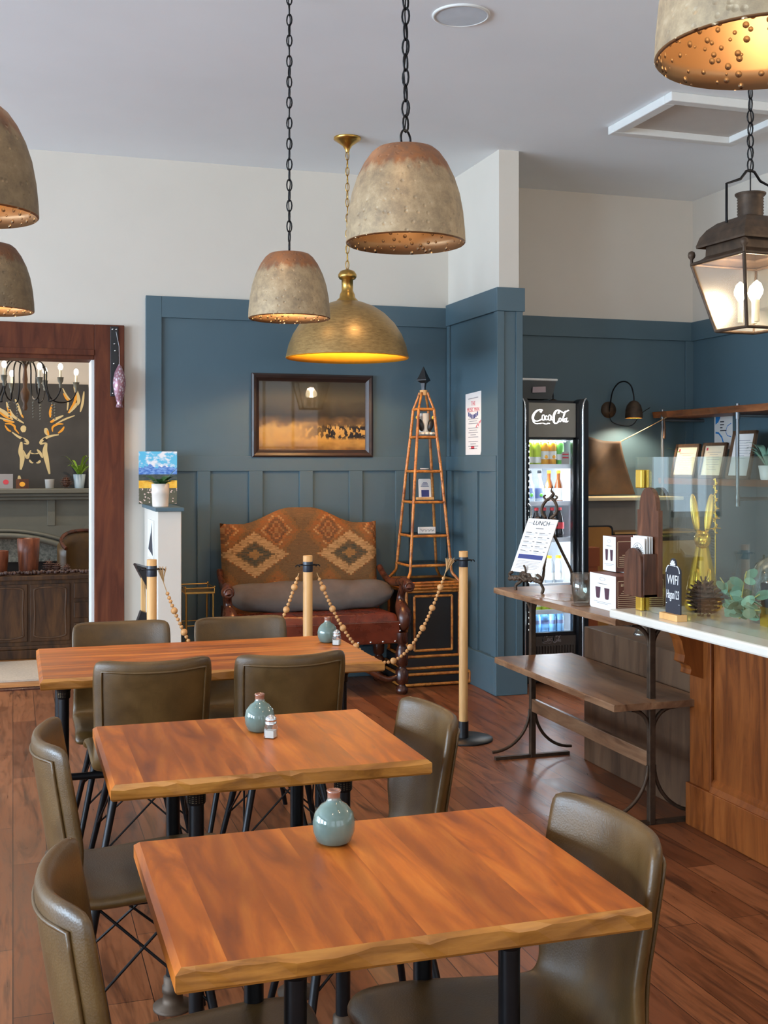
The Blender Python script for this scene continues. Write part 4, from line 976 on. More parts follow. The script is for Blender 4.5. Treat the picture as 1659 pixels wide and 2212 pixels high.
tag(MB().lathe([(.047, 0), (.049, .003), (.047, .006)], n=28).build('coaster', m_darkwood, None, (2.39, 4.60, .8725)), 'round dark coaster by the white carton on the console', 'coaster')
o = MB().box(-.10, .10, -.13, .13, 0, .0012).build('laminated_sheet', plain('laminated_print', S(176, 150, 128), .12, var=.25, vscale=14), None, (2.44, 4.90, .8725), (0, 0, .2)); tag(o, 'glossy laminated sheet lying on the console before the easel', 'sheet')
# ------------------------------------------------------------------ things on the counter
t = thing('card_holder', 'dark walnut holder with arched back board and pocket of white cards', 'holder', (2.338, 3.965, .917))
def arch(w, h, n=14, z0=0): return [(-w, z0), (w, z0)]+[(w*math.cos(PI*i/n), h-w+w*math.sin(PI*i/n)) for i in range(n+1)]
b = MB(); b.prism([(-.078, .07), (.078, .07), (.078, .40), (.064, .40)]+[(.062*math.cos(PI*i/14), .415+.072*math.sin(PI*i/14)) for i in range(15)]+[(-.064, .40), (-.078, .40)], -.009, .009, T(.012, 0, 0) @ FX); b.build('back_board', m_walnut, t, bev=.002)
b = MB(); b.prism(arch(.066, .255, z0=.07), .054, .064, FX).box(-.055, .004, -.07, -.058, .07, .235).box(-.055, .004, .058, .07, .07, .235).box(-.055, .004, -.07, .07, .07, .082); b.build('pocket', m_walnut, t, bev=.002)
for k in range(4):
    o = MB().box(-.0012, .0012, -.054, .048+.003*k, 0, .125+.006*(k > 0)).build('menu_card', m_paper); o.location = (2.338-.042+.011*k, 3.965, .917+.168); tag(o, ('front white card with a round black badge in the walnut holder', 'white card directly behind the badge card in the walnut holder', 'white card third from the front in the walnut holder', 'rearmost white card in the walnut holder')[k], 'card', 'white cards in the walnut holder')
    if k == 0:
        b = MB(); Mq = FX @ T(.005, .062, .0018)
        for r, w in ((.044, .0014), (.026, .003)): ribbon(b, [(r*math.cos(2*PI*i/40), r*math.sin(2*PI*i/40)) for i in range(41)], w, Mq)
        b.flat([(.023*math.cos(a*PI/10), .023*math.sin(a*PI/10)) for a in range(-1, 12)], Mq)
        for i in range(13):
            a = PI*.08+i*PI*.84/12
            if i not in (4, 5): ribbon(b, [(.031*math.cos(a), .031*math.sin(a)), (.038*math.cos(a), .038*math.sin(a))], .0028, Mq)
        b.build('badge', m_ink, o)
t = thing('wifi_sign', 'small black arched chalkboard with the wifi password on a pine foot', 'sign', (2.332, 3.767, .917)); t.scale = (1, 1, 1.09)
MB().box(-.022, .022, -.058, .064, 0, .022).build('foot', m_pine, t, bev=.002)
bo = MB().prism([(-.05, .018), (.05, .018), (.05, .165)]+[(.02+.03*math.cos(PI/2*i/6), .165+.02*math.sin(PI/2*i/6)) for i in range(1, 7)]+[(.02*math.cos(PI*i/8), .188+.022*math.sin(PI*i/8)) for i in range(9)]+[(-.02-.03*math.sin(PI/2*i/6), .165+.02*math.cos(PI/2*i/6)) for i in range(6)]+[(-.05, .165)], -.003, .003, FX).build('board', m_slate, t)
Mw = FX @ T(0, 0, .0036)
text('wifi', 'WIFI', .046, m_chalk, Mw @ T(0, .135, 0), t, .85, shear=.1); text('password', 'Hagan123', .042, m_chalk, Mw @ T(0, .085, 0), t, .52, shear=.1)
b = MB()
for k in range(5):
    a = PI*(.1+.2*k); b.flat([(0, .186), (.016*math.cos(a-.25), .186+.016*math.sin(a-.25)), (.019*math.cos(a), .186+.019*math.sin(a)), (.016*math.cos(a+.25), .186+.016*math.sin(a+.25))], Mw)
for s in (-1, 1): ribbon(b, [(s*.046, .160), (s*.043, .172), (s*.034, .182), (s*.026, .184)], .004, Mw); ribbon(b, [(s*.046, .055), (s*.040, .055)], .002, Mw)
ribbon(b, [(-.02, .184), (.02, .184)], .002, Mw); b.build('chalk_marks', m_chalk, t)
t = thing('gold_rabbit', 'shiny gold sitting rabbit statue with tall ears behind the glass', 'statue', (2.60, 3.99, .917), -.5); t.scale = (.93, .93, .93)
b = MB(); b.lathe([(.001, 0), (.075, .002), (.085, .03), (.082, .08), (.066, .15), (.05, .21), (.036, .26), (.03, .28)], n=28, M=Matrix.Diagonal((.82, 1, 1, 1)))
b.ball((0, -.012, .30), .042, 12, (.85, 1.15, .95)); b.ball((0, -.048, .288), .020, 8, (.9, 1, .8))
for s in (-1, 1): b.ball((s*.05, -.05, .03), .04, 10, (.7, 1.3, .75)); b.ball((s*.025, -.052, .12), .018, 8, (.9, 1, 3.4)); b.ball((s*.028, -.085, .012), .016, 8, (.9, 1.6, .8))
b.build('body', m_gold, t)
for s in (-1, 1): MB().ball((0, 0, .085), .02, 12, (.9, .45, 4.3)).build('ear', m_gold, t, (s*.018, .008, .325), (-.08, s*.13, 0))
b = MB()
for k in range(16):
    a = 2*PI*k/16; leaf(b, (.036*math.cos(a), -.005+.04*math.sin(a), .325-.02*math.sin(a)), (math.cos(a), math.sin(a), 0), .4*math.sin(k*2), .035, .009)
for k in range(9): leaf(b, (.035, .01, .32-.012*k), (.8, .5+.2*math.sin(k), 0), -.5, .03, .009)
b.build('leaf_crown', plain('dark_wreath_leaf', S(54, 66, 30), .5), t)
t = thing('wire_tree', 'thin gold spiral stem standing behind the gold rabbit', 'ornament', (2.70, 4.05, .917))
b = MB(); b.tube([(0, 0, 0), (0, 0, .52)], .0025, 5)
for k in range(34): a = k*1.2; b.ball((.006*math.cos(a), .006*math.sin(a), .30+.0065*k), .0045, 5)
for k in range(4): z = .32+.04*k; b.tube([(-.025+.004*k, 0, z-.004), (0, 0, z), (.025-.004*k, 0, z-.002)], .002, 5)
b.lathe([(.03, 0), (.03, .006), (.004, .012)], n=16); b.build('stem', m_gold, t)
def cone(x, y, z, r, lab, sc=1, lay=10, name='pine_cone', group=None):
    t = thing(name, lab, 'pine cone', (x, y, z), 0, group); b = MB()
    b.ball((0, 0, r*.95), r*.6, 10, (1, 1, 1.35))
    for i in range(lay):
        f = i/(lay-1); R = r*(.95*math.sin(PI*(.12+.80*f))); zz = r*(.12+1.75*f); k = max(5, int(13*math.sin(PI*(.15+.75*f))))
        for j in range(k):
            a = 2*PI*(j+.5*(i % 2))/k; u = .35*(f-.3)
            p = [Vector((math.cos(a+d)*rr_, math.sin(a+d)*rr_, zz+h)) for d, rr_, h in ((-.10, R*.5, -.02*r), (.10, R*.5, -.02*r), (.24, R*.95, u*r), (0, R*1.08, u*r+.05*r), (-.24, R*.95, u*r))]
            q = [v+Vector((0, 0, -.07*r)) for v in p]; b.add(p+q, [(0, 1, 2, 3, 4), (9, 8, 7, 6, 5), (1, 6, 7, 2), (2, 7, 8, 3), (3, 8, 9, 4), (4, 9, 5, 0), (0, 5, 6, 1)])
    o = b.build('scales', m_cone, t); return t
cone(2.505, 3.83, .917, .070, 'big brown pine cone on the counter beside the wifi sign')
t = thing('fir_sprig', 'dark green fir sprig behind the pine cone inside the display', 'greenery', (2.82, 3.90, .917)); b = MB(); rr = random.Random(6)
b.tube([(0, 0, 0), (0, 0, .22)], .004, 5)
for k in range(110): a = rr.uniform(0, 2*PI); z = rr.uniform(.01, .22); leaf(b, (0, 0, z), (math.cos(a), math.sin(a), 0), -.35, .07*(1.15-z/.25), .004, n=2)
b.build('needles', plain('fir_needle', S(56, 74, 58), .6), t)
t = thing('eucalyptus', 'trailing eucalyptus branches with round grey green leaves on the counter', 'greenery', (2.50, 3.60, .917)); rr = random.Random(12)
for k, (dx, dy, up) in enumerate(((-.02, .09, .14), (.03, .0, .17), (.0, -.12, .10), (-.04, -.02, .05), (.05, .10, .12), (-.03, -.16, .05))):
    pts = spline([(0, 0, .02), (dx*.5, dy*.5, .03+up*.55), (dx, dy, .02+up)], 6); B = MB().tube(pts, .0022, 5).build('stem', m_stem, t)
    for i in range(3, len(pts), 2):
        for s in (-1, 1):
            a = rr.uniform(0, 6.28); d = Vector((math.cos(a)*.8, math.sin(a)*.8, rr.uniform(-.6, .5))).normalized(); side = d.cross(Vector((rr.uniform(-1, 1), rr.uniform(-1, 1), .5))).normalized()
            if len(B.children) > 7: continue
            w, L = rr.uniform(.015, .023), rr.uniform(.042, .062); b = MB(); n = 10; c = pts[i]
            ring = [c+d*L*(.5-.5*math.cos(2*PI*q/n/1))+side*w*math.sin(2*PI*q/n) for q in range(n)]
            ring = [Vector((v.x, v.y, max(v.z, .006))) for v in ring]
            b.add(ring, [tuple(range(n))]); b.build('leaf', m_euc, B, solid=.0012)
t = thing('price_sign', 'black chalk price sign for croissants behind the glass at the right edge', 'sign', (2.56, 3.45, .985), 0)
MB().box(-.004, .004, -.10, .10, 0, .085).build('board', m_slate, t); Mw = FX @ T(0, 0, .0046)
text('writing', 'chocolate', .032, m_chalk, Mw @ T(0, .06, 0), t); text('writing', 'croissant', .032, m_chalk, Mw @ T(0, .028, 0), t); MB().box(-.015, .015, -.09, .09, -.068, 0).build('stand', m_gold, t)
t = thing('glass_cloche', 'glass dome cake stand with pastries at the right end of the display', 'cake stand', (2.76, 3.66, .917))
MB().lathe([(.09, 0), (.085, .01), (.02, .03), (.018, .06), (.15, .075), (.155, .085), (.15, .088)], n=36).build('plate', m_silver, t)
MB().shell([(.14, .088), (.14, .16), (.12, .205), (.07, .235), (.02, .245)], n=36).build('dome', m_glass, t); MB().ball((0, 0, .258), .014, 8).build('knob', m_silver, t)
t = thing('pastry', 'brown croissant under the glass dome', 'pastry', (2.76, 3.65, 1.005)); MB().tube([(.09*math.cos(a/10*PI), .05*math.sin(a/10*PI), .03) for a in range(11)], [.008, .018, .024, .029, .033, .035, .033, .029, .024, .018, .008], 10).build('crust', plain('baked_crust', S(178, 106, 48), .5, var=.3, vscale=30), t)
for i, (x, y) in enumerate(((2.876, 4.93), (2.92, 4.60))):
    t = thing('stem_glass', ('clear stem glass on the dark box, behind the near iron post', 'clear yellowish stem glass on the dark box, beside the counter corbel')[i], 'glass', (x, y, .673), 0, 'stem glasses on the dark box')
    MB().lathe([(.038, 0), (.039, .003), (.03, .018), (.022, .045), (.008, .06), (.006, .09)], n=24).build('foot', m_glass, t); MB().shell([(.006, .09), (.03, .10), (.04, .13), (.038, .175)], n=24).build('bowl', m_glass, t)
# ------------------------------------------------------------------ drinks fridge in the alcove
FX0, FX1, FYf = 3.215, 3.735, 7.15
t = thing('drinks_fridge', 'tall black glass door drinks fridge with white lit script logo', 'fridge', (3.475, FYf, 0)); w = .26
m_in = plain('fridge_white_liner', S(226, 230, 234), .4)
b = MB(); b.box(-w, w, .03, .64, .05, .12).box(-w, -w+.03, .03, .64, .12, 1.925).box(w-.03, w, .03, .64, .12, 1.925).box(-w, w, .03, .64, 1.66, 1.925).box(-w, w, .60, .64, .12, 1.66).box(-w+.02, w-.02, .04, .62, 0, .05)
b.build('body', m_blackp, t, bev=.01)
b = MB(); b.box(-w+.03, -w+.04, .06, .6, .33, 1.66).box(w-.04, w-.03, .06, .6, .33, 1.66).box(-w+.03, w-.03, .59, .6, .33, 1.66).box(-w+.03, w-.03, .06, .6, 1.65, 1.66).box(-w+.03, w-.03, .06, .6, .32, .335); b.build('liner', m_in, t)
# rounded side trims
for s in (-1, 1):
    b = MB(); pr = [(0, -.0), (.058, 0), (.058, .0)]
    prof = [(s*(w-.075), .1)]+[(s*(w-.075), 1.90)]+[(s*(w-.075)+s*.04*(1-math.cos(PI/2*i/6)), 1.90+.035*math.sin(PI/2*i/6)) for i in range(1, 7)]+[(s*(w-.03)+s*.03*math.sin(PI/2*i/6), 1.905+.03*math.cos(PI/2*i/6)) for i in range(7)]+[(s*w, .1)]
    b.prism(prof, -.03, .05, FY); b.build('side_cheek', m_blackp, t, bev=.006)
    MB().tube([(s*(w-.045), -.054, .1), (s*(w-.045), -.054, 1.86), (s*(w-.042), -.054, 1.90), (s*(w-.03), -.05, 1.925), (s*(w-.01), -.03, 1.934)], .0085, 8).build('chrome_trim', m_chrome, t)
MB().box(-w+.075, w-.075, -.012, .03, 1.672, 1.905).build('header', plain('header_panel', S(136, 130, 118), .3, 0), t, bev=.004)
D = MB().box(-w+.075, -w+.098, -.012, .03, .34, 1.672).box(w-.098, w-.075, -.012, .03, .34, 1.672).box(-w+.075, w-.075, -.012, .03, .325, .352).box(-w+.075, w-.075, -.012, .03, 1.655, 1.672).build('door', m_blackp, t, bev=.003)
MB().box(-w+.098, w-.098, .0, .004, .352, 1.655).build('door_glass', m_doorglass, D)
MB().tube([(-w+.068, -.05, .98), (-w+.068, -.092, 1.0), (-w+.068, -.092, 1.2), (-w+.068, -.05, 1.22)], .011, 8).build('handle', m_chrome, D)
b = MB(); b.box(-w+.075, w-.075, -.01, .03, .06, .325)
for k in range(17): b.box(-.168+.021*k-.004, -.168+.021*k+.004, -.022, -.01, .08, .26)
b.build('grille', plain('brown_grille', S(66, 58, 52), .45), t)
led = emit('cool_led', (.86, .95, 1, 1), 16); b = MB()
for k in range(32): b.box(-w+.088, -w+.096, -.014, -.0125, .37+.04*k, .38+.04*k)
b.build('edge_leds', led, t); b = MB(); b.box(-w+.042, -w+.052, .05, .06, .36, 1.64).box(w-.052, w-.042, .05, .06, .36, 1.64).box(-.15, .15, .07, .1, 1.643, 1.649); b.build('led_strip', emit('fridge_led', (.86, .95, 1, 1), 40), t)
def script_logo(name, s, mat, M, parent):
    b = MB(); Q = lambda pts, w: ribbon(b, [(v.x*s, v.y*s) for v in spline([(x, y, 0) for x, y in pts], 6)], [q*s for q in w] if isinstance(w, list) else w*s, M)
    C = [(.255, .80), (.235, .86), (.27, .92), (.25, .985), (.17, .95), (.085, .78), (.035, .52), (.045, .30), (.11, .22), (.20, .26), (.27, .36)]
    Q(C, .045); Q([(x+.008, y) for x, y in C[3:9]], .05)
    Q([(.045, .30), (.06, .14), (.13, .05), (.22, .07), (.30, .09), (.38, .03), (.44, .10), (.47, .06)], .032)
    def o(x, y=.46, w=.034, h=.19): Q([(x+w*math.cos(a*PI/4+1.2), y+h*math.sin(a*PI/4+1.2)) for a in range(9)], .022)
    o(.31); Q([(.41, .53), (.385, .585), (.36, .47), (.375, .32), (.41, .32), (.435, .38)], .022); o(.475); Q([(.515, .58), (.505, .40), (.52, .30), (.55, .36)], .02)
    Q([(.545, .46), (.575, .48)], .04)
    Q([(.70, .74), (.72, .88), (.69, .96), (.625, .86), (.58, .58), (.575, .25), (.62, .08), (.68, .14), (.71, .25)], .045); Q([(.62, .84), (.58, .58), (.58, .25)], .05)
    Q([(.60, .80), (.68, .97), (.76, .90), (.83, .80), (.90, .86), (.97, .97)], .04)
    o(.745, .32, .03, .13); Q([(.80, .26), (.86, .80), (.885, .90), (.865, .70), (.82, .36), (.83, .20), (.855, .24)], .022); o(.885, .30, .028, .12); Q([(.925, .46), (.905, .26), (.92, .17), (.96, .26)], .022)
    return b.build(name, mat, parent)
script_logo('lit_logo', .285, emit('lit_logo_white', (1, 1, 1, 1), 7), T(-.148, -.0125, 1.758) @ FY @ Matrix.Diagonal((1, .36, 1, 1)), t)
script_logo('small_logo', .15, m_inkg, T(-.07, -.0115, .275) @ FY @ Matrix.Diagonal((1, .38, 1, 1)), t)
b = MB(); b.prism([(-.03, 0), (.03, 0), (.03, .07), (.02, .085), (-.02, .085), (-.03, .07)], 0, .001, T(.11, -.002, 1.49) @ FY); st = b.build('door_sticker', plain('grey_sticker', S(176, 176, 172), .6), D)
b = MB()
for z in (.062, .04): b.flat([(-.024, z), (.024, z), (.022, z+.009), (-.022, z+.009)], T(.11, -.0035, 1.49) @ FY)
b.build('red_print', m_inkr, st)
SH = [1.478, 1.225, .975, .665, .485]
for z in SH:
    b = MB(); b.box(-w+.042, w-.042, .06, .58, z-.012, z).box(-w+.045, w-.045, .045, .06, z-.018, z+.012); b.build('shelf', m_in, t)
point('fridge_light', (0, .09, 1.35), 14, (.88, .95, 1), .08, t); point('fridge_light', (0, .09, .8), 14, (.88, .95, 1), .08, t); point('fridge_light', (0, .09, .43), 7, (.80, .92, 1), .08, t)
def bottle(name, prof, body, cap, lab, label_mat=None, band=None, mark=None):
    t = thing(name, lab, 'bottle', (0, 0, 0)); h = prof[-1][1]
    MB().lathe(prof, n=18).build('body', body, t)
    MB().lathe([(prof[-1][0]+.002, h-.004), (prof[-1][0]+.002, h+.014), (prof[-1][0], h+.016)], n=14).build('cap', cap, t)
    if band: r = band[2]; MB().shell([(r, band[0]), (r, band[1])], n=18).build('label', label_mat, t)
    if mark: MB().ball((0, -band[2], (band[0]+band[1])*.5-.012), .013, 6, (1, .25, 1)).build('emblem', mark, t)
    return t
def c_(n, *a, r=.3): return plain(n, S(*a), r)
m_lime = c_('lime_drink', 196, 216, 60); m_orange = c_('orange_juice', 240, 170, 40); m_ocap = c_('orange_cap', 244, 130, 30); m_greenb = c_('green_label', 110, 190, 80)
m_amber = c_('amber_glass', 120, 62, 20, r=.12); m_cola = c_('cola_dark', 34, 20, 18, r=.12); m_redl = c_('red_label', 214, 50, 58); m_bluel = c_('blue_grey_label', 120, 134, 176)
m_water = c_('water_blue', 130, 186, 232, r=.15); m_clear = c_('clear_bottle', 206, 216, 224, r=.12); m_wl = c_('white_label', 232, 232, 226); m_dcap = c_('dark_cap', 40, 44, 50); m_yel = c_('yellow_cap', 240, 176, 40)
tall = [(.0, 0), (.031, .002), (.032, .13), (.028, .155), (.016, .175), (.0155, .19)]
jug = [(.0, 0), (.031, .002), (.03, .10), (.033, .125), (.03, .15), (.018, .165), (.018, .18)]
long_ = [(.0, 0), (.03, .002), (.03, .105), (.025, .125), (.0125, .165), (.0125, .205)]
cola = [(.0, 0), (.03, .002), (.031, .04), (.027, .075), (.031, .11), (.026, .15), (.013, .185), (.013, .20)]
water = [(.0, 0), (.03, .002), (.029, .04), (.0305, .06), (.029, .08), (.0305, .10), (.022, .128), (.012, .136), (.012, .144)]
P_ = {}
def row(z, items, grp, deep=.10):
    for i, (kind, args, lab) in enumerate(items):
        key = kind
        x = -.145+.29*(i+.5)/len(items)
        if key not in P_: P_[key] = o = bottle(*args)
        else: o = dup(P_[key])
        o.location = (3.475+x, FYf+deep, z+.001); o['label'] = lab; o['group'] = grp
B_lime = ('drink_bottle', tall, m_lime, m_dcap, '', m_wl, (.02, .06, .0328)); B_org = ('drink_bottle', jug, m_orange, m_ocap, '', m_wl, (.045, .10, .0335), m_orange)
B_grn = ('drink_bottle', tall, m_greenb, m_clear, '', m_wl, (.04, .08, .0328)); B_blu = ('drink_bottle', long_, m_clear, m_dcap, '', m_bluel, (.03, .10, .0308), m_greenb)
B_amb = ('drink_bottle', long_, m_amber, m_yel, '', m_wl, (.015, .10, .0308)); B_col = ('drink_bottle', cola, m_cola, m_redl, '', m_redl, (.07, .115, .0318))
B_yel = ('drink_bottle', jug, m_clear, m_yel, '', m_wl, (.03, .08, .0335)); B_mix = ('drink_can', [(.0, 0), (.028, .002), (.0305, .008), (.0305, .10), (.026, .112), (.024, .115)], m_lime, m_silver, '', m_wl, (.03, .07, .0308))
B_wat = ('drink_bottle', water, m_water, m_wl, '', m_bluel, (.06, .085, .0312)); 
g = 'drinks in the fridge'
row(SH[0], [('lime', B_lime, 'lime green bottle at the left end of the top fridge shelf'), ('lime', B_lime, 'lime green bottle next to the orange capped juices on the top fridge shelf'), ('org', B_org, 'orange capped juice bottle, left of the pair on the top fridge shelf'), ('org', B_org, 'orange capped juice bottle, right of the pair on the top fridge shelf'), ('grn', B_grn, 'green bottle behind the grey door sticker on the top fridge shelf')], 'bottles on the top fridge shelf')
row(SH[1], [('blu', B_blu, 'clear bottle with blue label and green emblem at the left of the second shelf'), ('blu', B_blu, 'clear bottle with blue label and green emblem, second on the second shelf'), ('amb', B_amb, 'amber bottle with white label behind the easel top'), ('amb', B_amb, 'amber bottle with white label at the right of the second shelf')], 'bottles on the second fridge shelf')
row(SH[2], [('col', B_col, 'dark cola bottle with red label at the left of the third fridge shelf')]+[('col', B_col, 'dark cola bottle with red label in the third fridge shelf, behind the lunch menu')]*3+[('col', B_col, 'dark cola bottle with red label at the right of the third fridge shelf')], 'cola bottles on the third fridge shelf')
row(SH[3], [('yel', B_yel, 'clear yellow capped bottle on the fourth fridge shelf, half hidden by the menu')]*3+[('yel', B_yel, 'clear yellow capped bottle at the right of the fourth fridge shelf')]*1, 'yellow capped bottles')
row(SH[4], [('mix', B_mix, 'short lime and white can on the shelf above the water bottles')]*5, 'cans above the water bottles')
row(.335, [('wat', B_wat, 'blue water bottle at the bottom of the fridge')]*5, 'water bottles at the bottom of the fridge')
t = thing('storage_tub', 'translucent grey tub with white lid standing on top of the fridge', 'tub', (3.39, 7.36, 1.936))
MB().add([(sx*hx, sy*hy, z) for z, hx, hy in ((0, .125, .14), (.125, .15, .165)) for sx, sy in ((-1, -1), (1, -1), (1, 1), (-1, 1))], [(0, 1, 2, 3), (0, 1, 5, 4), (1, 2, 6, 5), (2, 3, 7, 6), (3, 0, 4, 7)]).build('tub', plain('smoky_tub', S(84, 84, 82), .3), t, solid=.003)
MB().box(-.16, .16, -.172, .172, .122, .138).build('lid', m_white, t, bev=.006); MB().flat([(-.03, .04), (.07, .045), (.065, .085), (-.03, .08)], T(0, -.158, 0) @ FY @ RX(.2)).build('label', plain('pale_pink_label', S(176, 158, 160), .6), t)
# ------------------------------------------------------------------ kitchen side
def sconce(x, lab, lit):
    t = thing('wall_lamp', lab, 'wall lamp', (x, YN-.012, 1.9), 0, 'dark gooseneck wall lamps')
    MB().lathe([(.062, 0), (.062, .008), (.02, .016)], n=28, M=RX(PI/2)).build('wall_plate', m_rust, t)
    MB().tube(spline([(0, -.01, -.02), (0, -.035, .06), (.005, -.06, .14), (.03, -.10, .195), (.06, -.15, .205), (.085, -.19, .17), (.095, -.21, .10), (.096, -.212, .05)], 5), .0055, 8).build('gooseneck', m_iron, t)
    MB().shell([(.012, .06), (.03, .052), (.052, .025), (.062, -.01), (.066, -.07)], (.096, -.212, 0), 30).build('shade', m_rust, t); MB().shell([(.010, .056), (.028, .049), (.049, .024), (.059, -.01), (.064, -.068)], (.096, -.212, 0), 30).build('lining', m_domein, t)
    MB().ball((.096, -.212, -.03), .022, 8).build('bulb', m_bulbw if lit else m_mist, t)
    if lit: spot('wall_lamp_light', (.096, -.212, -.035), 120, (1, .84, .62), 2.5, .5, .025, t)
    MB().tube(spline([(0, -.01, -.02), (.02, -.02, -.09), (.12, -.02, -.12), (.2, -.02, -.11), (.26, -.03, -.03), (.34, -.03, .02)], 5), .003, 5).build('cable', m_iron, t)
    return t
sconce(4.29, 'dark gooseneck wall lamp, lit, above the brown canvas', True)
sconce(3.63, 'dark gooseneck wall lamp half hidden behind the fridge, only its hoop showing', False)
t = thing('canvas_apron', 'brown waxed canvas hung from a cord behind the fridge', 'apron', (4.23, 7.72, 1.26))
def ap(a, b):
    xL, xR = -.34, .09+.16*(1-b)**1.2; x = xL+(xR-xL)*a; top = .50-.12*(1-(1-a)**2)+.02*a
    return Vector((x, .05*(1-b)+.018*math.sin(a*11)*b-.05*math.exp(-((a*1.2-b)**2)*60)*b*(1-b)*3, top*b))
MB().grid(ap, 26, 20).build('cloth', m_browncloth, t, solid=.004)
MB().tube([(.09, 0, .395), (.27, -.05, .49), (.45, -.08, .585)], .0035, 5).build('cord', m_jute, t); MB().tube([(.42, -.08, .57), (.425, -.08, .50), (.42, -.08, .42)], [.006, .009, .012], 6).build('strap_end', m_darkwood, t)
t = thing('side_worktop', 'pale worktop with grey upstand below the brown canvas', 'worktop', (4.2, 7.55, 0))
MB().box(-.40, .50, -.10, .26, 1.226, 1.25).build('top', plain('cream_laminate', S(236, 214, 170), .4), t, bev=.004); MB().box(-.20, .5, .1, .26, .98, 1.226).build('upstand', plain('grey_panel', S(150, 142, 132), .6), t); MB().box(-.32, -.26, -.06, 0, 1.19, 1.226).build('bracket', m_white, t)
m_tan = plain('tan_laminate', S(186, 140, 78), .45); 
t = thing('laminate_cabinet', 'tan laminate cabinet with black edging beside the fridge', 'cabinet', (4.24, 7.45, 0))
MB().box(-.12, .60, 0, .35, .40, .985).build('body', m_gblack, t, bev=.004); MB().box(-.09, .56, -.008, 0, .44, .93).build('panel', m_tan, t, bev=.002); MB().box(-.12, .62, -.02, .35, .985, 1.0).build('top', m_tan, t)
t = thing('folded_table', 'rounded tan table top with black edge stored on end by the fridge', 'table', (3.99, 7.42, 0))
rp = lambda x0, x1, z0, z1, r: [(x0, z0), (x1, z0), (x1, z1-r)]+[(x1-r+r*math.cos(PI/2*i/6), z1-r+r*math.sin(PI/2*i/6)) for i in range(1, 7)]+[(x0, z1)]
MB().prism(rp(-.22, .115, 0, 1.05, .03), 0, .02, T(0, .03, 0) @ FY).build('edge', m_gblack, t); MB().prism(rp(-.22, .10, .02, 1.04, .03), .02, .024, T(0, .03, 0) @ FY).build('panel', plain('amber_laminate', S(176, 120, 50), .45), t)
tag(MB().box(3.78, 3.885, 7.22, 7.33, .78, .91).box(3.79, 3.875, 7.23, 7.32, .0, .78).build('copper_bin', plain('copper_orange_box', S(150, 74, 30), .45)), 'copper orange box standing between the fridge and the tan cabinet', 'box')
# wall shelves on the right wall
t = thing('pipe_shelf', 'two tier rustic plank shelf on grey pipes along the right wall', 'shelf', (0, 0, 0))
for z, x0 in ((1.885, 4.64), (1.385, 4.70)):
    b = MB(); rr = random.Random(int(z*100)); vs = []; n = 24
    for i in range(n+1):
        y = 7.80-2.6*i/n; ww = rr.uniform(-.012, .008); vs += [(x0+ww, y, z), (x0+ww+.01, y, z-.045), (XR-.04, y, z-.045), (XR-.04, y, z)]
    b.add(vs, [(i*4+j, i*4+(j+1) % 4, (i+1)*4+(j+1) % 4, (i+1)*4+j) for i in range(n) for j in range(4)]+[(0, 1, 2, 3), tuple(n*4+j for j in range(4))[::-1]]); b.build('plank', wood('live_edge_plank', S(80, 44, 22), S(140, 82, 44), S(170, 108, 62), 'Y', 1, .45) if z > 1.5 else bpy.data.materials['live_edge_plank'], t)
m_pipe = plain('galvanised_pipe', S(120, 122, 124), .4, .8)
for y in (7.68, 6.73):
    b = MB(); b.tube([(4.66, y, 1.22), (4.66, y, 1.90)], .0125, 10); b.tube([(4.66, y, 1.255), (XR-.012, y, 1.255)], .0125, 10); b.tube([(4.66, y, 1.82), (XR-.012, y, 1.82)], .0125, 10)
    for z in (1.23, 1.255, 1.82): b.tube([(4.66, y, z-.025), (4.66, y, z+.025)], .018, 10)
    b.build('pipe_bracket', m_pipe, t)
m_cert = plain('cream_certificate', S(236, 222, 190), .6)
def cert(y, w, h, lab, paper, lean=.22, seal=m_inkr):
    t = thing('framed_certificate', lab, 'certificate', (4.74, y, 1.386), 0, 'framed certificates on the pipe shelf'); t.rotation_euler = (0, lean, .06)
    b = MB()
    for q in ((-w, -w+.022, 0, h), (w-.022, w, 0, h), (-w, w, 0, .022), (-w, w, h-.022, h)): b.prism([(q[0], q[2]), (q[1], q[2]), (q[1], q[3]), (q[0], q[3])], 0, .018, FX)
    b.build('frame', m_darkwood, t); s_ = MB().prism([(-w+.02, .02), (w-.02, .02), (w-.02, h-.02), (-w+.02, h-.02)], .004, .008, FX).build('certificate', paper, t)
    b = MB(); Mz = FX @ T(0, 0, .009)
    for k in range(8): q = (w-.05)*(.9, .55, .8, .85, .7, .85, .4, .6)[k]; b.flat([(-q, h-.07-.018*k), (q, h-.07-.018*k), (q, h-.067-.018*k), (-q, h-.067-.018*k)], Mz)
    b.build('printing', m_inkg, s_); MB().flat([(-w+.04, h-.055), (-w+.06, h-.055), (-w+.06, h-.035), (-w+.04, h-.035)], Mz).build('emblem', seal, s_)
cert(7.52, .145, .255, 'framed cream certificate nearest the plant, left of the row', m_cert); cert(7.17, .135, .26, 'framed cream certificate in the middle of the row, red and black emblem', m_cert); cert(6.84, .125, .34, 'taller dark framed white certificate behind the shelf pipe', m_paper)
t = thing('health_poster', 'white notice with blue corner and curves on the blue right wall', 'poster', (XR-.0135, 7.42, 1.60))
MB().prism([(-.115, 0), (.115, 0), (.115, .29), (-.115, .29)], 0, .0012, FX).build('sheet', m_paper, t); Mz = FX @ T(0, 0, .0018); pb = plain('bright_blue_print', S(40, 130, 200), .6); b = MB()
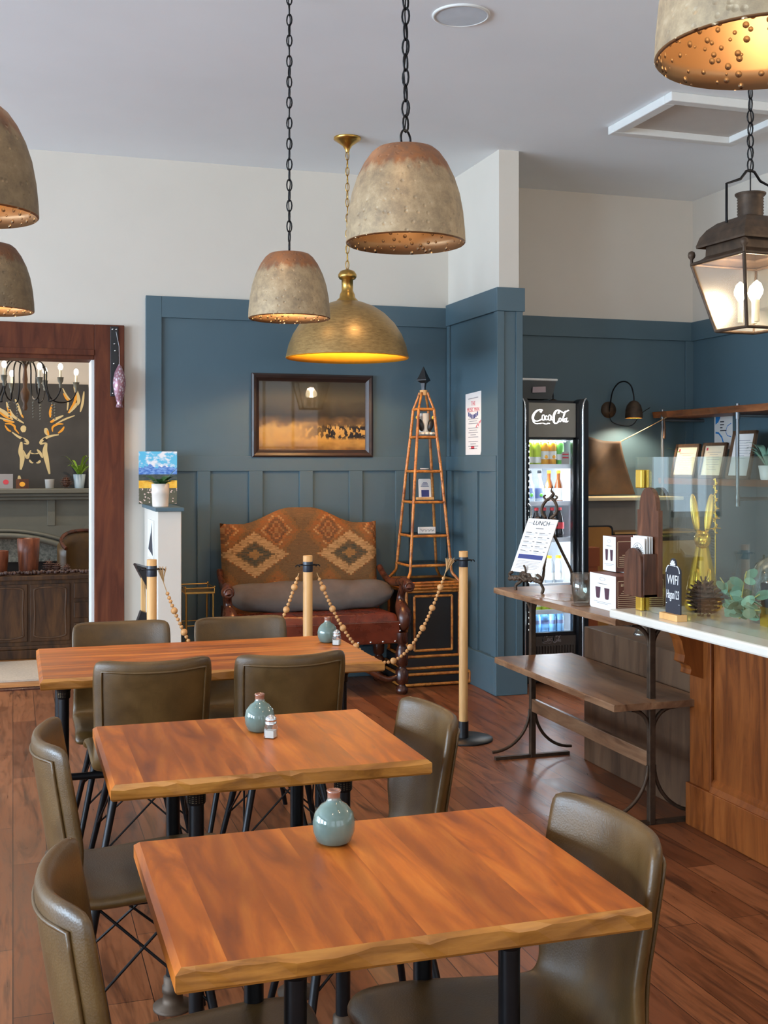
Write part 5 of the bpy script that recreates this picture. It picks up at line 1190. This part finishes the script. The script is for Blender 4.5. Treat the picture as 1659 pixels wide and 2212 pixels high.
b.flat([(-.10, .275), (-.03, .275), (-.04, .23), (-.065, .20), (-.10, .185)], Mz); ribbon(b, [(-.10, .125), (-.06, .12), (-.02, .09), (0, .05), (0, .01)], .014, Mz); ribbon(b, [(.10, .19), (.05, .17), (.03, .13), (.05, .10), (.10, .09)], .006, Mz); b.build('blue_shapes', pb, t)
b = MB()
for k, q in enumerate((.05, .05, .03, .08)): b.flat([(-.04, .20-.022*k), (-.04+q, .20-.022*k), (-.04+q, .208-.022*k), (-.04, .208-.022*k)], Mz)
b.build('printing', m_ink, t)
def pot_plant(x, y, z, r, h, pm, lm, L, w, k, up, lab, seed, name='potted_plant', group=None):
    t = thing(name, lab, 'plant', (x, y, z), 0, group); MB().lathe([(r*.72, 0), (r*.76, .004), (r, h), (r*.93, h+.001), (r*.88, h*.9)], n=26).build('pot', pm, t); MB().lathe([(r*.88, h*.9), (.001, h*.92)], n=20).build('soil', m_darkwood, t); sprout(t, h*.9, k, L, w, up, lm, seed); return t
pot_plant(4.86, 7.69, 1.386, .05, .10, m_darkwood, m_leafl, .125, .016, 16, 2.0, 'bright green plant at the left end of the lower pipe shelf', 21)
pot_plant(4.76, 6.54, 1.386, .06, .095, m_white, m_euc, .13, .016, 20, 2.2, 'grey green plant in a white footed pot on the lower pipe shelf', 22)
t = thing('pinned_sheet', 'pale green sheet on the right wall at the edge of the frame', 'sheet', (XR-.0135, 6.42, 1.62)); MB().prism([(-.09, 0), (.09, 0), (.09, .26), (-.09, .26)], 0, .0012, FX).build('paper', plain('mint_paper', S(196, 226, 214), .7), t)
# ------------------------------------------------------------------ the lounge beyond the opening
tag(MB().box(-1.55, .6, 8.32, 9.12, 0.001, .014).build('rug', m_rug), 'pale flat woven rug on the lounge floor before the antique sideboard', 'rug')
t = thing('fireplace', 'grey painted fireplace surround with panelled frieze and arched opening', 'fireplace', (-.1, 11.0, 0)); m_fp = plain('sage_grey_paint', S(98, 98, 88), .5, var=.05)
b = MB(); b.box(-1.05, 1.05, -.20, .1, 1.225, 1.268).box(-1.02, 1.02, -.17, .1, 1.195, 1.225).box(-1.0, 1.0, -.145, .1, 1.165, 1.195); b.build('mantel_shelf', m_fp, t, bev=.006)
b = MB(); b.box(-.98, .98, -.08, .1, .90, 1.165)
for x in (-.93, -.2, .43, .86): b.box(x-.035, x+.035, -.105, -.08, .93, 1.165)
b.build('frieze', m_fp, t, bev=.004)
A0 = [(-.98, 0), (-.98, .96)]; n = 20
arcp = [(-.72+1.44*i/n, .62+.20*math.sin(PI*i/n)**.8) for i in range(n+1)]
poly = [(-.98, 0), (-.98, .93), (.98, .93), (.98, 0), (.72, 0)]+arcp[::-1]+[(-.72, 0)]
b = MB(); vs = []
for i in range(n): b.add([Vector((arcp[i][0], -.10, arcp[i][1])), Vector((arcp[i+1][0], -.10, arcp[i+1][1])), Vector((arcp[i+1][0], -.10, .93)), Vector((arcp[i][0], -.10, .93)), Vector((arcp[i][0], .1, arcp[i][1])), Vector((arcp[i+1][0], .1, arcp[i+1][1]))], [(0, 1, 2, 3), (0, 4, 5, 1)])
b.box(-.98, -.72, -.12, .1, 0, .93).box(.72, .98, -.12, .1, 0, .93)
b.tube([(x, -.115, z+.03) for x, z in arcp], .028, 8); b.tube([(x*1.06, -.115, z+.075) for x, z in arcp], .016, 8); b.build('arched_surround', m_fp, t)
mt = NT('mottled_grey_tile'); mt.col(mt.ramp(mt.noise(mt.co(), 40, 4, .7), [(.35, S(92, 98, 92)), (.65, S(160, 162, 150))])); mt.set(.4)
b = MB(); b.box(-.72, -.62, .02, .04, 0, .84).box(.62, .72, .02, .04, 0, .84).box(-.62, .62, .02, .04, .60, .84); b.build('tile_slip', mt.m, t); MB().box(-.62, .62, .06, .098, 0, .60).build('firebox', m_gblack, t)
tag(MB().box(-.5, .35, 10.72, 10.98, 0, .04).build('hearth_tray', m_gblack), 'dark tray on the hearth holding the cut logs', 'tray')
lg0 = None
for i, (x, z, r) in enumerate(((.16, .13, .09), (.34, .115, .075), (-.015, .12, .08), (.25, .275, .075), (.075, .285, .07), (-.185, .125, .085))):
    o = MB().cyl((0, -.11, 0), (0, .11, 0), r, r*.97, 14).build('fire_log', m_bark, None, (x, 10.85, z)); tag(o, 'round cut log with its pale end facing out, stacked in the fireplace', 'log', 'logs stacked in the fireplace')
t = thing('stag_canvas', 'large dark canvas painting of a stag head in cream and orange strokes on the mantel', 'painting', (.19, 11.02, 1.27)); t.rotation_euler = (-.03, 0, 0)
MB().box(-.475, .475, .02, .05, 0, .955).build('canvas', plain('charcoal_canvas', S(58, 56, 54), .7, var=.2, vscale=5), t)
Md = T(0, .0185, 0) @ FY; K = lambda pts: [((x-490)/147*.0254*1.006, (1945-y)/147*.0254*.975*1.01) for x, y in pts]
cr, og = MB(), MB(); k_ = .955/1400
K = lambda pts: [((x-490)*.955/1400*1.0, (1945-y)*.955/1400) for x, y in pts]
for pts, w in (([(0, 870), (120, 950), (210, 1035)], .03), ([(240, 760), (280, 860), (330, 1000)], .02), ([(130, 800), (160, 900), (220, 990), (350, 1080)], .025), ([(0, 1000), (110, 1030), (230, 1065)], .014),
    ([(700, 1060), (760, 1020), (860, 970), (1010, 970)][:3], .022), ([(760, 1085), (880, 1020), (1010, 968)], .014), ([(1040, 830), (1060, 760), (1020, 620), (1000, 560)], .03), ([(930, 935), (1010, 840), (1040, 800)], .028), ([(910, 900), (920, 800), (915, 780)], .014), ([(1080, 920), (1110, 800), (1130, 640)], .02),
    ([(850, 600), (900, 700), (960, 770)], .014), ([(350, 1200), (345, 1150), (370, 1120)], .045), ([(630, 1140), (640, 1190), (660, 1240)], .035), ([(200, 1200), (280, 1260), (380, 1310), (400, 1350), (350, 1350)], .022), ([(800, 1230), (690, 1250), (590, 1300), (565, 1350), (640, 1340)], .022),
    ([(320, 1330), (310, 1450), (330, 1550), (310, 1700)], .04), ([(640, 1340), (620, 1450), (640, 1560), (680, 1760)], .04), ([(340, 1440), (390, 1540), (410, 1500), (440, 1440)], .022), ([(590, 1540), (560, 1480), (520, 1430)], .022), ([(430, 1470), (490, 1495), (550, 1470)], .012), ([(425, 1565), (440, 1590), (470, 1610)], .022), ([(560, 1575), (545, 1595), (510, 1610)], .022), ([(290, 1780), (300, 1945)], .03)):
    sp = spline([(x, y, 0) for x, y in K(pts)], 5); ribbon(cr, [(v.x, v.y) for v in sp], [w*1.15*(.25+.75*math.sin(PI*min(1, (i+.6)/len(sp)))) for i in range(len(sp))], Md)
for pts, w in (([(10, 910), (110, 990), (200, 1030)], .02), ([(90, 1045), (230, 1072)], .02), ([(140, 870), (165, 940), (190, 980)], .022), ([(320, 960), (345, 1010)], .014), ([(690, 1000), (690, 920), (715, 820)], .026), ([(690, 1065), (740, 1035)], .026), ([(860, 670), (900, 740), (940, 780)], .02), ([(1015, 640), (1020, 720), (1000, 800), (920, 935)], .026),
    ([(110, 1090), (180, 1090), (230, 1120), (240, 1160), (290, 1220)], .022), ([(110, 1110), (150, 1170), (190, 1190)], .02), ([(720, 1190), (720, 1130), (780, 1090), (860, 1085)], .022), ([(790, 1210), (840, 1170), (870, 1120)], .024), ([(650, 1170), (670, 1240)], .02)):
    sp = spline([(x, y, 0) for x, y in K(pts)], 5); ribbon(og, [(v.x, v.y) for v in sp], [w*.9*(.25+.75*math.sin(PI*min(1, (i+.6)/len(sp)))) for i in range(len(sp))], T(0, -.0006, 0) @ Md)
cr.build('cream_strokes', plain('cream_oil_paint', S(206, 186, 136), .6), t); og.build('orange_strokes', plain('orange_oil_paint', S(226, 154, 40), .6), t)
b = MB(); 
for x in (335, 620): b.flat(K([(x-30, 1290), (x, 1270), (x+35, 1310), (x-10, 1315)]), T(0, -.001, 0) @ Md)
b.flat(K([(430, 1490), (550, 1490), (560, 1560), (520, 1600), (460, 1600), (425, 1560)]), T(0, -.0002, 0) @ Md); b.build('dark_strokes', m_gblack, t)
zM = 1.2685
o = MB().lathe([(.0, .003), (.036, .001), (.042, .08), (.043, .081), (.039, .081), (.034, .01), (0, .009)], n=24).build('candle_cup', m_white, None, (.315, 10.87, zM)); tag(o, 'plain white candle cup on the mantel below the stag', 'cup')
pot_plant(.575, 10.89, zM, .055, .125, plain('pale_blue_pot', S(168, 186, 196), .4), m_leafl, .14, .013, 20, 2.2, 'bright green plant in a pale blue pot on the mantel', 31)
cone(.46, 10.88, zM, .055, 'pine cone lying beside the pale blue pot on the mantel', lay=7, group='pine cones in the lounge'); 
for i, (x, w_, h, fr, mk, lb) in enumerate(((-.06, .06, .13, m_inkg, m_inkr, 'small grey framed picture with a red mark on the mantel, at the left frame edge'), (.08, .055, .085, m_walnut, m_orange, 'tiny dark picture with an orange shape on the mantel'))):
    t = thing('small_picture', lb, 'picture', (x, 10.90, zM)); MB().box(-w_, w_, 0, .012, 0, h).build('frame', fr, t); MB().prism([(math.cos(a*PI/6)*.025, h*.45+math.sin(a*PI/6)*.022) for a in range(12)], 0, .002, T(0, -.0005, 0) @ FY).build('mark', mk, t)
# chandelier
t = thing('chandelier', 'iron candle chandelier with curling arms in front of the stag canvas', 'chandelier', (.09, 9.40, 2.025))
b = MB(); b.lathe([(.01, -.12), (.02, -.10), (.012, -.07), (.03, -.03), (.035, .02), (.015, .06), (.02, .12), (.012, .20), (.03, .26), (.012, .32), (.008, .5)], n=16); b.build('stem', m_side, t)
MB().tube([(0, 0, .5), (0, 0, ZC-2.025)], .006, 6).build('rod', m_iron, t)
for k in range(8):
    a = 2*PI*k/8+.25; R_ = RZ(a); L = .40 if k % 2 == 0 else .30; zz = .10 if k % 2 else .08
    A = MB().tube([R_ @ v for v in spline([(.02, 0, .24), (.10, 0, .27), (.16, 0, .20), (.165, 0, .08), (.20, 0, -.02), (.27*L/.4, 0, -.05), (L-.04, 0, -.03), (L, 0, .04), (L, 0, zz)], 5)], .0065, 6).build('arm', m_iron, t)
    c0 = R_ @ Vector((L, 0, zz)); MB().lathe([(.008, -.05), (.013, -.03), (.009, -.02), (.02, 0), (.024, .03), (.028, .032), (.01, .034)], c0, 14).build('candle_dish', m_fp, A)
    MB().cyl(c0+Vector((0, 0, .03)), c0+Vector((0, 0, .088)), .010, .010, 10).build('candle', m_mist, A); MB().ball(c0+Vector((0, 0, .112)), .018, 8, (1, 1, 1.5)).build('bulb', m_bulbw, A)
    b = MB(); c1 = R_ @ Vector((.23, 0, -.07))
    for q in range(6): b.ball(c1+Vector((0, 0, -.022*q)), .009-.0005*q, 6)
    b.build('bead_drop', m_fp, A)
point('chandelier_light', (0, 0, .24), 14, WARMW, .25, t)
# sideboard and what stands on it
t = thing('sideboard', 'antique brown sideboard with shaped door panels in the lounge', 'cabinet', (-.35, 9.45, 0))
b = MB(); b.box(-.95, 1.0, -.20, .22, .60, .635); b.build('top', m_side, t, bev=.006); MB().box(-.92, .97, -.165, .2, .10, .60).build('carcass', m_side, t)
b = MB(); b.box(-.95, 1.0, -.19, .2, .0, .07).box(-.93, .98, -.18, .2, .07, .10); b.build('plinth', m_side, t, bev=.006)
for x0, x1 in ((-.86, -.58), (-.42, -.08), (.16, .455), (.475, .77)):
    Dd = MB().box(x0, x1, -.182, -.165, .13, .57).build('door', m_side, t, bev=.004); b = MB()
    fr = spline([(x0+.04, -.182, .17), ((x0+x1)/2, -.182, .155), (x1-.04, -.182, .17), (x1-.03, -.182, .20), (x1-.035, -.182, .35), (x1-.03, -.182, .5), (x1-.045, -.182, .535), ((x0+x1)/2, -.182, .545), (x0+.045, -.182, .535), (x0+.03, -.182, .5), (x0+.035, -.182, .35), (x0+.03, -.182, .20)], 4, closed=True); b.tube(fr, .008, 6, closed=True); b.build('panel_moulding', m_darkwood, Dd)
for z in (.14, .30, .45): MB().box(.80, .95, -.182, -.165, z, z+.12).build('drawer', m_side, t, bev=.004)
def stump(x, y, r, h, lab):
    t = thing('log_pot', lab, 'pot', (x, y, .636), 0, 'carved log pots'); MB().lathe([(r*.8, 0), (r*.84, .01), (r*.95, h*.6), (r, h), (r*.88, h+.002), (r*.8, h*.8), (.001, h*.78)], n=16).build('log', m_bark, t); return t
stump(.115, 9.42, .085, .275, 'taller reddish carved log pot on the sideboard'); stump(-.11, 9.40, .08, .185, 'shorter reddish carved log pot on the sideboard at the left frame edge')
for i, (x, y, r, lb) in enumerate(((.27, 9.50, .05, 'large pine cone on the sideboard right of the taller log pot'), (.33, 9.42, .042, 'pine cone on the sideboard next to the large cone'), (.40, 9.40, .036, 'small pine cone on the sideboard before the armchair'))): cone(x, y, .636, r, lb, lay=7, group='pine cones in the lounge')
t = thing('seed_garland', 'dark garland of seed pods along the front of the sideboard', 'garland', (0, 9.32, .636)); b = MB(); rr = random.Random(8)
for k in range(90): b.ball((-.22+.0095*k+rr.uniform(-.004, .004), rr.uniform(-.03, .03), .014+rr.uniform(0, .010)), rr.uniform(.010, .016), 5)
b.build('pods', plain('dark_seed_pod', S(78, 54, 46), .5, var=.4, vscale=40), t)
t = thing('armchair', 'olive leather armchair with a wooden rim seen past the casing', 'armchair', (.72, 10.15, 0), .5)
def acb(s):
    def f(a, b):
        th = PI*(1.0+a); e = min(1, (1-b)*8, a*10, (1-a)*10); d = s*.035*math.sqrt(max(0, 1-(1-e)**2)); hgt = .45+.45*b*(.72+.28*math.sin(PI*a))
        return Vector((-(.34+d)*math.cos(th), -(.34+d)*math.sin(th)*.9-.0, hgt))
    return f
b = MB(); b.grid(acb(1), 24, 10); b.grid(acb(-1), 24, 10); b.build('backrest', m_leather, t)
MB().tube([acb(0)(i/24, 1)+Vector((0, 0, .01)) for i in range(25)], .016, 8).build('wooden_rim', m_mahog, t); MB().box(-.32, .32, -.34, .2, .28, .46).build('seat', m_leather, t, bev=.04)
for sx, sy in ((-1, -1), (1, -1), (1, 1), (-1, 1)): MB().cyl((sx*.27, -.06+sy*.22, .3), (sx*.29, -.06+sy*.24, 0), .025, .016, 10).build('leg', m_mahog, t)
